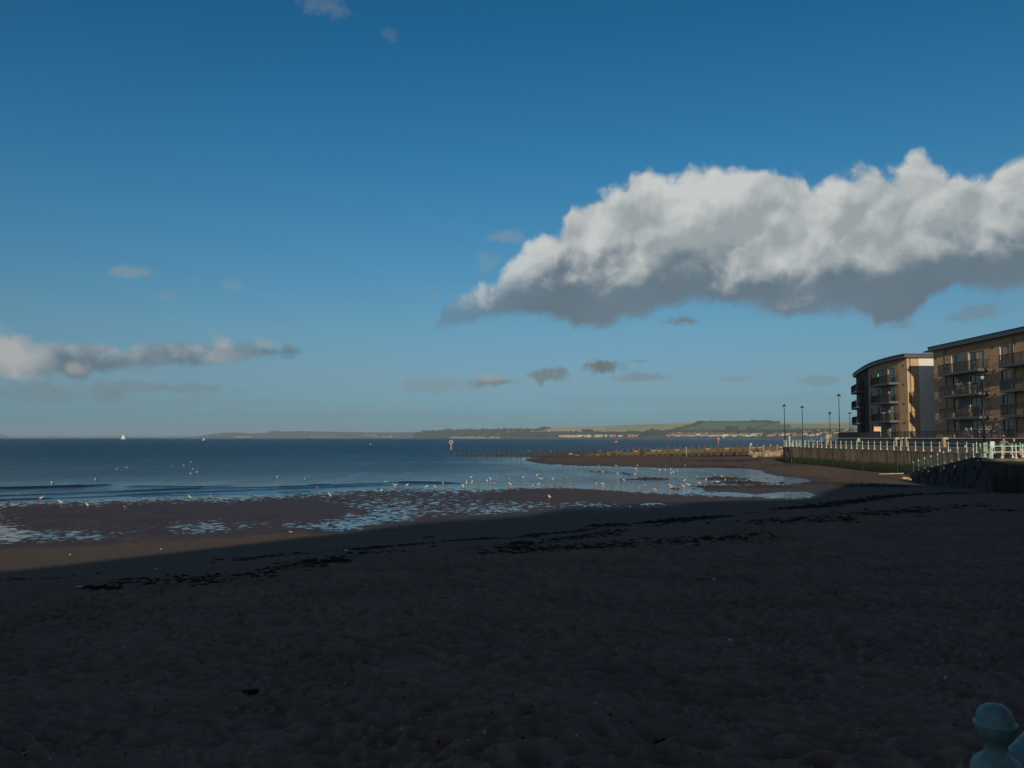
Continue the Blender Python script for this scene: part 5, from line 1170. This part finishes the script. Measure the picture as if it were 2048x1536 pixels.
# ------------------------------------------------------------------ tide wrack and litter
WEED = mat('wet_seaweed', (0.034, 0.026, 0.017), 0.95, 0.5, 3.0, spec=0.1); WEEDB = mat('brown_seaweed', (0.034, 0.024, 0.016), 0.7, 0.5, 3.0)
def scatter(name, bands, label, m):
    mb = MB(); rr_ = random.Random(name)
    for pts, n, spread, size in bands:
        W_ = [drop(px, py) for px, py in pts]; L = [math.dist(a[:2], b[:2]) for a, b in zip(W_, W_[1:])]; tot = sum(L)
        centres = []; dd = np.linspace(0, tot, 4096); PT = pn(dd * .35, dd * 0 + tot * 7.1, 3) + .5 * pn(dd * 1.7, dd * 0 + tot, 4)
        for _ in range(n):
            d = rr_.random() * tot; i = 0
            # patchy along the line
            while PT[int(d / tot * 4095)] < rr_.uniform(-.45, .35): d = rr_.random() * tot
            while d > L[i]: d -= L[i]; i += 1
            a, b = W_[i], W_[i + 1]; f = d / L[i]; gx, gy = rr_.gauss(0, spread), rr_.gauss(0, spread)
            centres.append((a[0] + (b[0] - a[0]) * f + gx, a[1] + (b[1] - a[1]) * f + gy))
        cx = np.array(centres); cz = land_z(cx[:, 0], cx[:, 1])
        for (x, y), z in zip(centres, cz):
            z = max(float(z), 0.0)
            k_ = rr_.randint(4, 6); s_ = size * (.3 + 1.6 * rr_.random() ** 3); a0 = rr_.uniform(0, 6.3); el_ = rr_.uniform(1.3, 3.5); rot = rr_.gauss(0.1, .6)
            h = s_ * rr_.uniform(.15, .7); vs = [(x, y, z + h)]
            for q in range(k_):
                a = a0 + 2 * math.pi * q / k_; r_ = s_ * rr_.uniform(.5, 1.1); dx, dy = r_ * math.cos(a) * el_, r_ * math.sin(a)
                vs.append((x + dx * math.cos(rot) - dy * math.sin(rot), y + dx * math.sin(rot) + dy * math.cos(rot), z - .01 + rr_.random() * .02))
            mb.add(vs, [(0, 1 + q, 1 + (q + 1) % k_) for q in range(k_)])
    me = bpy.data.meshes.new(name); me.from_pydata(mb.v, [], mb.f); me.materials.append(m)
    return link(name, me, None, label=label, category='seaweed', kind='stuff')
MAIN = [(0, 1162), (180, 1150), (330, 1140), (430, 1124), (560, 1111), (700, 1100), (780, 1093), (858, 1086), (917, 1081), (975, 1077), (1044, 1076), (1073, 1069), (1122, 1066), (1170, 1060), (1211, 1052), (1260, 1047), (1321, 1045), (1394, 1037), (1455, 1032), (1516, 1024), (1565, 1018), (1638, 1013), (1745, 997), (1805, 990), (1866, 988), (1939, 986), (2060, 985)]
SEC = [(250, 1162), (400, 1158), (520, 1150), (680, 1112), (800, 1100), (878, 1096), (936, 1094), (1005, 1096), (1060, 1088), (1160, 1075), (1260, 1057), (1340, 1048)]
THIRD = [(980, 1108), (1150, 1096), (1248, 1091), (1333, 1091), (1394, 1078), (1455, 1078), (1553, 1067)]
FOURTH = [(1500, 1046), (1550, 1042), (1623, 1042), (1708, 1028), (1764, 1027), (1830, 1020), (1891, 1013), (1960, 1012)]
scatter('seaweed_wrack', [(MAIN, 1100, .22, .045), (MAIN[3:14], 800, .30, .06), (MAIN[14:20], 1100, .45, .10), (MAIN[20:], 1400, .7, .11), (SEC, 1300, .5, .065), (THIRD, 900, .7, .07), (FOURTH, 900, 1.0, .09),
        ([(1990, 1021), (2022, 1021)], 70, .3, .08), ([(600, 1045), (900, 1062), (1300, 1030)], 60, .6, .07)], 'dark strand lines of seaweed across the upper beach', WEED)
scatter('low_tide_weed', [([(1606, 968), (1660, 966), (1760, 972), (1800, 974)], 800, 1.0, .16), ([(1365, 932), (1394, 932), (1420, 931), (1450, 933), (1480, 936)], 500, .8, .2), ([(1269, 959), (1304, 958)], 420, .8, .16),
        ([(1447, 957), (1475, 964), (1500, 967)], 420, 1.6, .18), ([(1409, 973), (1471, 976), (1560, 972)], 480, 1.0, .14), ([(1540, 933), (1640, 925)], 300, 3.0, .2), ([(1345, 977), (1352, 978)], 20, .2, .1), ([(1170, 942), (1240, 946), (1262, 950)], 60, .4, .12), ([(1400, 920), (1520, 922)], 300, 4, .25)],
        'dark weedy patches lying in and around the tidal pool', WEEDB)
CL = [((674, 1124), .30, 'mound of dark seaweed below the strand line, left of centre'), ((1043, 1088), .32, 'thickest dark seaweed mound on the strand line near the middle'), ((205, 1178), .34, 'flat dark seaweed heap beside the coloured wrapper'), ((510, 1383), .09, 'dark lump half buried in the sand at the lower left'),
      ((104, 1238), .09, 'brown lump of weed in the sand below the strand line at the left'), ((1460, 1078), .30, 'tangled brown seaweed heap with a pale stalk at the centre right'), ((886, 1197), .10, 'thin dark stick of weed on the dry sand'), ((859, 1075), .14, 'small dark seaweed tuft above the strand line'), ((902, 1119), .14, 'small dark seaweed tuft below the strand line near the middle'),
      ((1407, 1159), .08, 'little dark weed tuft by a white scrap on the dry sand'), ((1332, 1484), .08, 'dark weed lump near the bottom edge, right of centre')]
for i, ((px, py), r, lab) in enumerate(CL):
    x, y, z = drop(px, py); rr_ = random.Random(i); mb = MB()
    for q in range(60):
        a = rr_.uniform(0, 6.3); d = r * math.sqrt(rr_.random()); c = Vector((d * math.cos(a) * 2.2, d * math.sin(a), 0)); hz_ = r * .35 * (1 - (d / r) ** 2) + .01
        u = Vector((rr_.gauss(0, 1), rr_.gauss(0, .6), rr_.gauss(0, .25))).normalized() * r * rr_.uniform(.15, .4); w_ = Vector((-u.y, u.x, rr_.uniform(-.3, .3) * r)) * .3
        mb.add([c + Vector((0, 0, hz_)) - u, c + Vector((0, 0, hz_)) + w_, c + Vector((0, 0, hz_ * .8)) + u, c - w_ + Vector((0, 0, 0))], [(0, 1, 2, 3)])
    bm_ = boulder(r, i, WEEDB if 'brown' in lab else WEED, (1.7, .8, .25)); me = mb.mesh('fronds', WEEDB if 'brown' in lab else WEED)
    t = thing('seaweed_clump', lab, 'seaweed', (x, y, z - .01)); link('mass', bm_, t); link('fronds', me, t)
PAPER = mat('white_paper', (0.5, 0.52, 0.55), 0.7, .1); 
for i, (px, py, s_, lab) in enumerate(((1460, 1282, .06, 'white folded scrap of paper on the shaded dry sand'), (1479, 1252, .045, 'smaller pale scrap above the white folded paper'), (693, 1101, .16, 'pale crumpled bag lying on the strand line left of centre'), (1428, 1161, .05, 'thin white scrap beside the dark weed tuft'),
        (1843, 1346, .035, 'pale scrap in the sand at the lower right'), (1892, 1357, .035, 'faint green scrap right of the pale one'), (817, 1395, .02, 'tiny greenish bead of litter on the sand'), (969, 1468, .02, 'tiny pale shell near the bottom centre'), (311, 1139, .05, 'small white scrap at the left on the strand line'),
        (581, 1064, .10, 'pale stick just above the shadow edge'), (322, 1099, .05, 'white shell on the lit sand, rightmost of the pair'), (141, 1110, .05, 'white shell on the lit sand at the left'), (1708, 971, .12, 'white scrap on the weedy sand before the sea wall'), (1772, 973, .12, 'white scrap on the weedy sand nearer the ramp'))):
    x, y, z = drop(px, py); mb = MB(); mb.add([(-s_, -s_ * .4, .004), (s_ * .2, -s_ * .5, .03), (s_, -s_ * .2, .008), (s_ * .9, s_ * .5, .012), (.1 * s_, s_ * .35, .04), (-s_ * .9, s_ * .45, .006), (-s_, -s_ * .4, -.01), (s_, -s_ * .2, -.01), (s_ * .9, s_ * .5, -.01), (-s_ * .9, s_ * .45, -.01)],
        [(0, 1, 4, 5), (1, 2, 3, 4), (0, 6, 7, 2, 1), (2, 7, 8, 3), (3, 8, 9, 5, 4), (5, 9, 6, 0), (9, 8, 7, 6)]); mb.obj('paper_scrap' if 'shell' not in lab else 'shell', PAPER, None, loc=(x, y, z + .005), rot=(0, 0, i * .7), label=lab, category='shell' if 'shell' in lab else 'litter')
x, y, z = drop(172, 1175); t = thing('snack_wrapper', 'crumpled wrapper in blue, white and orange on the sand at the left', 'litter', (x, y, z))
for nm, c, x0, x1, h in (('pale_end', (.35, .4, .45), -.30, -.06, .05), ('blue_part', (.08, .10, .42), -.06, .20, .08), ('orange_part', (.6, .14, .04), -.02, .16, .045)):
    mb = MB(); y0 = -.12 if 'orange' in nm else 0.0; mb.add([(x0, y0, 0), (x1, y0 - .02, .01), (x1 + .02, y0 + .1, .02), (x0, y0 + .1, 0), ((x0 + x1) / 2, y0 + .02, h), (x0, y0 + .05, h * .6), (x1, y0 + .06, h * .7)], [(0, 1, 4), (0, 4, 5), (1, 6, 4), (1, 2, 6), (2, 4, 6), (2, 3, 4), (3, 5, 4), (3, 0, 5), (3, 2, 1, 0)]); mb.obj(nm, mat('wrapper_' + nm, c, .35, .1), t)

# ------------------------------------------------------------------ far coast
def ip(x, pts): return np.interp(x, [p[0] for p in pts], [p[1] for p in pts])
HY = 875.6
def ridge_sheet(name, prof, d0, d1, mats, matfn, cols, rows=14, lab=None, tex=None, shoulder=0.55):
    """hills: from the shore at d0 up to a crest at d1 and down behind; prof gives the crest in photo pixels"""
    px = np.linspace(prof[0][0], prof[-1][0], cols); crest = (HY - ip(px, prof)); NZ = [pn(px * .03, px * 0 + j * .9, 5) for j in range(rows + 4)]
    mb = MB(); ta = (px - 1024) / F; n = rows + 4
    for j in range(n):
        f = j / rows
        for i in range(cols):
            dsh = d0(px[i]) if callable(d0) else d0; dcr = d1(px[i]) if callable(d1) else d1
            y = dsh + (dcr - dsh) * f; hc = crest[i] / F * dcr + EYE
            if f <= 1: z = 1.0 + (hc - 1) * (f ** 1.0 * (1 - shoulder) + shoulder * math.sin(f * math.pi / 2) ** 1.3)
            else: z = hc * (1 - (f - 1) * 1.6)
            if j == 0: z = -2
            elif j < n - 4: z += .012 * hc * float(NZ[j][i]) 
            mb.v.append((ta[i] * y, y, z))
    for j in range(n - 1):
        for i in range(cols - 1):
            mb.f.append([j * cols + i, j * cols + i + 1, (j + 1) * cols + i + 1, (j + 1) * cols + i]); mb.mi.append(0); mb.sm.append(True)
    me = bpy.data.meshes.new(name); me.from_pydata(mb.v, [], mb.f)
    for m in mats: me.materials.append(m)
    pc = np.array([p.center for p in me.polygons]); mi = []
    for c in pc:
        qx = 1024 + F * c[0] / c[1]; qy = HY - (c[2] - EYE) / c[1] * F; mi.append(matfn(qx, qy))
    me.polygons.foreach_set('material_index', mi); me.polygons.foreach_set('use_smooth', [True] * len(mi))
    return link(name, me, None, kind='structure')
def field(name, c, v=.10): return mat(name, c, 0.95, v, 0.006, 0)
FT = field('stubble_field', (0.66, 0.54, 0.32)); FP = field('pale_green_field', (0.44, 0.47, 0.22)); FG = field('green_field', (0.14, 0.25, 0.09)); FW = field('far_woodland', (0.030, 0.042, 0.024), .4); FO = field('olive_land', (0.09, 0.10, 0.05), .3); FB = field('brown_land', (0.16, 0.125, 0.09), .2); FGR = field('far_town_land', (.10, .105, .085), .3)
RIGHT = [(830, 866), (860, 864), (900, 862.5), (960, 861), (1000, 859.5), (1080, 857), (1095, 856), (1130, 855), (1200, 852.5), (1240, 850.5), (1320, 848), (1385, 845), (1400, 843.5), (1500, 843.5), (1545, 843.5), (1600, 846), (1680, 845), (1760, 842), (1900, 842), (2300, 846)]
def shore(px): return float(np.interp(px, [830, 1000, 1300, 1550, 1640, 2300], [9000, 7500, 5200, 4300, 3600, 3300]))
def crestd(px): return shore(px) + 1500
def fmat(x, y):
    h1 = math.sin(x * .05) * 1.2
    if y > 870.5 + .4 * math.sin(x * .09) and x > 1000: return 6
    if 900 < x < 1065 and y > 872.6: return 0
    if x < 1065 + h1: return 3 if y > 866 or (int(x / 23) + int(y * .8)) % 3 else (5 if (int(x / 37)) % 2 else 4)
    if y > 866.5: return 3
    if y > 862.3 and x < 1165: return 3 if y > 864 else 0
    edge = 1230 - (y - 853) * 4.5            # tan / pale green boundary
    if x < edge: return 0 if y < 863 else 3
    e2 = 1398 - (y - 844) * 3.6               # hedge between pale green and rich green
    if x < e2: return 0 if y < 848.0 + (1400 - x) * .022 and x > 1330 else (1 if y < 861.5 else (0 if x < 1290 else 3))
    if x < e2 + 7: return 3
    if y > 861 + .8 * math.sin(x * .1): return 3
    if x > 1560 and y < 849: return 0
    if abs(x - 1500 - (860 - y) * 3) < 3.5: return 3
    if x > 1500 + (860 - y) * 3: return 1 if (x > 1580 and y < 857) else 2
    return 2
hills = ridge_sheet('hills', RIGHT, shore, crestd, [FT, FP, FG, FW, FO, FB, FGR], fmat, 700, 40)
MIDP = [(395, 872.5), (420, 869), (445, 866), (465, 865), (485, 865.5), (500, 867.5), (530, 866), (540, 863.5), (548, 861), (556, 861.3), (566, 863.5), (575, 863), (600, 862.3), (640, 863.2), (690, 864), (760, 865), (830, 864.5), (900, 863), (960, 865), (1050, 868)]
def mmat(x, y): return [1, 0, 2, 1, 0, 3][(int(x / 19 + math.sin(y) * 2) * 7 + int(y * .9) * 5) % 6]
ridge_sheet('far_hills', MIDP, 12500, 14500, [FO, FW, FB, FGR], mmat, 330, 14)
LOWP = [(-700, 872), (-120, 872), (-30, 871), (-8, 866.5), (2, 867.5), (18, 872), (60, 873.2), (110, 872.2), (160, 873.3), (215, 872.4), (300, 873), (360, 872.5), (400, 872), (470, 871), (520, 872)]
ridge_sheet('distant_coast', LOWP, 17500, 19000, [FO, FW, FB, FGR], mmat, 260, 10)

# woods and houses of the far shore
def tree_bits(name, spots, lab, m):
    bm = bmesh.new(); bmesh.ops.create_icosphere(bm, subdivisions=1, radius=1); V = np.array([v.co for v in bm.verts]); Fc = [[v.index for v in f.verts] for f in bm.faces]; bm.free()
    vs = []; fs = []; rr_ = np.random.RandomState(4)
    for i, (x, y, z, r) in enumerate(spots):
        q = V * (1 + .25 * rr_.randn(len(V), 1)) * np.array([r * rr_.uniform(.8, 1.8), r, r * rr_.uniform(.7, 1.1)]) + np.array([x, y, z + r * .5]); o = len(V) * i
        vs.append(q); fs += [[o + a for a in f] for f in Fc]
    me = bpy.data.meshes.new(name); me.from_pydata(np.concatenate(vs).tolist(), [], fs); me.materials.append(m)
    return link(name, me, None, label=lab, category='woodland', kind='stuff')
hv = hills.data; bmh_ = bmesh.new(); bmh_.from_mesh(hv)
from mathutils.bvhtree import BVHTree
BV = BVHTree.FromBMesh(bmh_); bmh_.free()
def hill(px, py):
    u = (px - 1024) / F; v = (768 - py) / F; d = Vector((u, math.cos(PITCH) - v * math.sin(PITCH), math.sin(PITCH) + v * math.cos(PITCH))); h = BV.ray_cast(Vector((0, 0, EYE)), d)
    return h[0]
def hillz(x, y):
    h = BV.ray_cast(Vector((x, y, 5000)), Vector((0, 0, -1))); return h[0].z if h[0] else 2.0
rt = random.Random(8); spots = []
def band(n, x0, x1, yf, sp, r0, r1):
    for _ in range(n):
        px = rt.uniform(x0, x1); py = yf(px) + rt.gauss(0, sp); p = hill(px, py)
        if p: spots.append((p.x, p.y, p.z, rt.uniform(r0, r1) * p.y / 5500))
band(900, 1000, 1290, lambda x: 870.8, 1.3, 6, 13); band(500, 900, 1300, lambda x: 867.5, .8, 6, 11); band(620, 1290, 1560, lambda x: 866 - (x - 1290) * .004, 1.6, 6, 11)
band(500, 1500, 1720, lambda x: 867 - (x - 1500) * .012, 2.5, 5, 10); band(120, 1388, 1402, lambda x: 845 + (1402 - x) * .5, .5, 5, 8); band(150, 1338, 1392, lambda x: 847 + (1392 - x) * .27 + 2, .6, 5, 8)
band(130, 1455, 1475, lambda x: 857, .9, 5, 9); band(110, 1500, 1540, lambda x: 844.0, .3, 5, 8); band(60, 1080, 1100, lambda x: 857, .3, 5, 8); band(300, 840, 1090, lambda x: 861.5 + (1090 - x) * .012, 1.0, 7, 12); band(160, 1390, 1560, lambda x: 844.2, .15, 4, 6); band(90, 1165, 1185, lambda x: 862, .6, 5, 8)
band(60, 1490, 1503, lambda x: 862 - (x - 1490) * .6, .4, 5, 7); band(240, 560, 1000, lambda x: 872, 1.2, 10, 16)
tree_bits('far_woods', spots, 'dark woods and hedgerows along the far shore and hillside', FW)
HM = []
for nm, wc, rc in (('white', (.52, .50, .45), (.10, .09, .09)), ('cream', (.42, .35, .25), (.12, .08, .06)), ('red', (.32, .17, .12), (.16, .08, .06)), ('stone', (.33, .29, .23), (.07, .07, .075))):
    wm = mat(nm + '_house_wall', wc, .9, .08, .1); rm = mat(nm + '_house_roof', rc, .8, .15, .1)
    for L, D, H in ((14, 9, 6.5), (26, 10, 8), (42, 11, 9)):
        mb = MB(); mb.box(-L / 2, L / 2, -D / 2, D / 2, -6, H)
        mb.add([(-L / 2, -D / 2 - .5, H), (L / 2, -D / 2 - .5, H), (L / 2, D / 2 + .5, H), (-L / 2, D / 2 + .5, H), (-L / 2, 0, H + D * .38), (L / 2, 0, H + D * .38)], [(0, 1, 5, 4), (3, 4, 5, 2), (0, 4, 3), (1, 2, 5)], mi=1)
        mb.add([(-L / 4, -.8, H + 2), (-L / 4 + 1.2, -.8, H + 2), (-L / 4 + 1.2, .8, H + 2), (-L / 4, .8, H + 2), (-L / 4, -.8, H + 5), (-L / 4 + 1.2, -.8, H + 5), (-L / 4 + 1.2, .8, H + 5), (-L / 4, .8, H + 5)], [(0, 1, 5, 4), (1, 2, 6, 5), (2, 3, 7, 6), (3, 0, 4, 7), (4, 5, 6, 7)], mi=0)
        x = -L / 2 + 1.5
        while x < L / 2 - 2: 
            for z_ in (1.2, 4.2): mb.add([(x, -D / 2 - .03, z_), (x + 1.3, -D / 2 - .03, z_), (x + 1.3, -D / 2 - .03, z_ + 1.5), (x, -D / 2 - .03, z_ + 1.5)], [(0, 1, 2, 3)], mi=2)
            x += 3.4
        HM.append((nm, L, mb.mesh('house', [wm, rm, FRAMEM])))
TOWN = {}
def town(n, x0, x1, yf, sp, kinds, sizes, lab, grp):
    for i in range(n):
        px = x0 + (x1 - x0) * (i + rt.random()) / n; py = yf(px) + rt.uniform(-sp, sp); p = hill(px, py)
        if not p or rt.random() < .25: continue
        nm = rt.choice(kinds); L = rt.choice(sizes); me = [m for a, b, m in HM if a == nm and b == L][0]
        o = link('house', me, None, (p.x, p.y, hillz(p.x, p.y)), (0, 0, math.atan2(-p.x, p.y) * 0 + rt.uniform(-.4, .4)), category='house', group='%s %s' % (nm, grp)); o.scale = (p.y / 5200 * 1.3, p.y / 5200, p.y / 5200 * 1.1)
        TOWN.setdefault((nm, L, lab), []).append((px, o))
town(26, 1170, 1245, lambda x: 873.0, .3, ['cream', 'white', 'red'], [26, 42], 'on the shore below the stubble field', 'row houses before the stubble field')
town(14, 1120, 1165, lambda x: 873.4, .3, ['cream', 'white'], [26, 42], 'at the left end of the far town', 'row houses at the left end of the far town')
town(12, 1262, 1285, lambda x: 872.6, .4, ['cream', 'red'], [26, 42], 'in the woodland gap on the far shore', 'row houses in the gap of the woods')
town(60, 1335, 1470, lambda x: 871.6, 1.4, ['cream', 'red', 'stone', 'stone', 'white'], [26, 42, 14], 'low in the middle of the far town', 'houses in the middle of the far town')
town(30, 1350, 1450, lambda x: 868.5, 1.0, ['stone', 'cream', 'red'], [14, 26], 'higher up in the middle of the far town', 'houses on the rise of the far town')
town(26, 1455, 1520, lambda x: 871.3, 1.5, ['white', 'white', 'cream'], [14, 26, 42], 'of the bright cluster left of the first lamp', 'houses in the bright cluster of the far town')
town(40, 1520, 1600, lambda x: 870.2, 2.2, ['white', 'stone', 'cream', 'red'], [14, 26], 'seen behind the first two lamps', 'houses behind the first two lamps')
town(32, 1608, 1660, lambda x: 868.5, 4.2, ['white', 'cream', 'stone', 'white'], [14, 26], 'seen between second and third lamps', 'houses between second and third lamps')
town(30, 1662, 1716, lambda x: 867.5, 4.8, ['white', 'cream', 'stone', 'white'], [14, 26], 'seen between third lamp and the flats', 'houses between third lamp and the flats')
town(26, 1600, 1716, lambda x: 863.5, 2.5, ['white', 'cream', 'stone'], [14], 'on the slope by the lamps', 'houses on the slope above the far shore')
town(12, 1000, 1110, lambda x: 864.5, 1.5, ['white', 'cream'], [14], 'on the far slope left of the stubble field', 'farmhouses left of the stubble field')
town(8, 1240, 1300, lambda x: 866.0, 1.0, ['white', 'cream'], [14, 26], 'among woods under the pale green field', 'houses under the pale green field')
for (nm, L, lab), q in TOWN.items():
    q.sort(key=lambda e: e[0])
    for i, (_, o) in enumerate(q): o['label'] = '%s %s house %s%s' % ({14: 'small', 26: 'wide', 42: 'long'}[L], nm, lab, ', %s from the left' % ORD[i] if len(q) > 1 and i < 16 else '')
for x0, x1, yy, Y, lab, n in ((470, 500, 874.2, 12600, 'pale building on the low coast below the pointed hill', 7), (620, 690, 874, 12600, 'pale building on the far coast right of the pointed hill', 9), (745, 790, 873.8, 12600, 'cream building on the far coast left of groyne marker', 12), (730, 760, 870, 13300, 'pale glasshouse above the far coast', 6), (30, 60, 874.4, 17700, 'pale building on the low coast at the far left', 6)):
    for i in range(n):
        px = x0 + (x1 - x0) * (i + .5) / n; x = at(px, yy, Y=Y)[0]; me = [m for a, b, m in HM if a == rt.choice(['cream', 'white']) and b == 42]
        if not me: continue
        o = link('far_building', me[0], None, (x, Y, max(at(px, yy, Y=Y)[2], 2)), (0, 0, rt.uniform(-.2, .2)), label=lab + ', ' + ORD[i] + ' from left', category='building', group=lab + 's'); o.scale = (rt.uniform(.3, .7),) * 3
p = at(1447, 871, Y=4700); t = thing('church', 'far church with a white spire above the roofs of the town', 'church', (p[0], 4700, 3)); mb = MB(); mb.box(-2.5, 2.5, -2.5, 2.5, 0, 17); mb.obj('tower', HM[0][2].materials[0], t)
mb = MB(); mb.add([(-2.5, -2.5, 17), (2.5, -2.5, 17), (2.5, 2.5, 17), (-2.5, 2.5, 17), (0, 0, 25)], [(0, 1, 4), (1, 2, 4), (2, 3, 4), (3, 0, 4)]); mb.obj('spire', HM[0][2].materials[0], t)

# ------------------------------------------------------------------ haze
HAZE = 4.8e-5
if HAZE:
    m = bpy.data.materials.new('haze'); m.use_nodes = True; nt = m.node_tree; nt.nodes.clear(); v = nt.nodes.new('ShaderNodeVolumePrincipled'); o_ = nt.nodes.new('ShaderNodeOutputMaterial')
    v.inputs['Color'].default_value = (0.62, 0.84, 1.0, 1); v.inputs['Density'].default_value = HAZE; v.inputs['Anisotropy'].default_value = 0.0; nt.links.new(v.outputs[0], o_.inputs['Volume'])
    mb = MB(); mb.box(-26000, 26000, -300, 25000, -4, 270); o = mb.obj('haze', m, None, kind='stuff', label='thin blue sea haze over the firth', category='haze'); m.cycles.homogeneous_volume = True
SC.cycles.volume_bounces = 1; SC.cycles.max_bounces = 4; SC.cycles.diffuse_bounces = 2; SC.cycles.glossy_bounces = 3; SC.cycles.transparent_max_bounces = 4
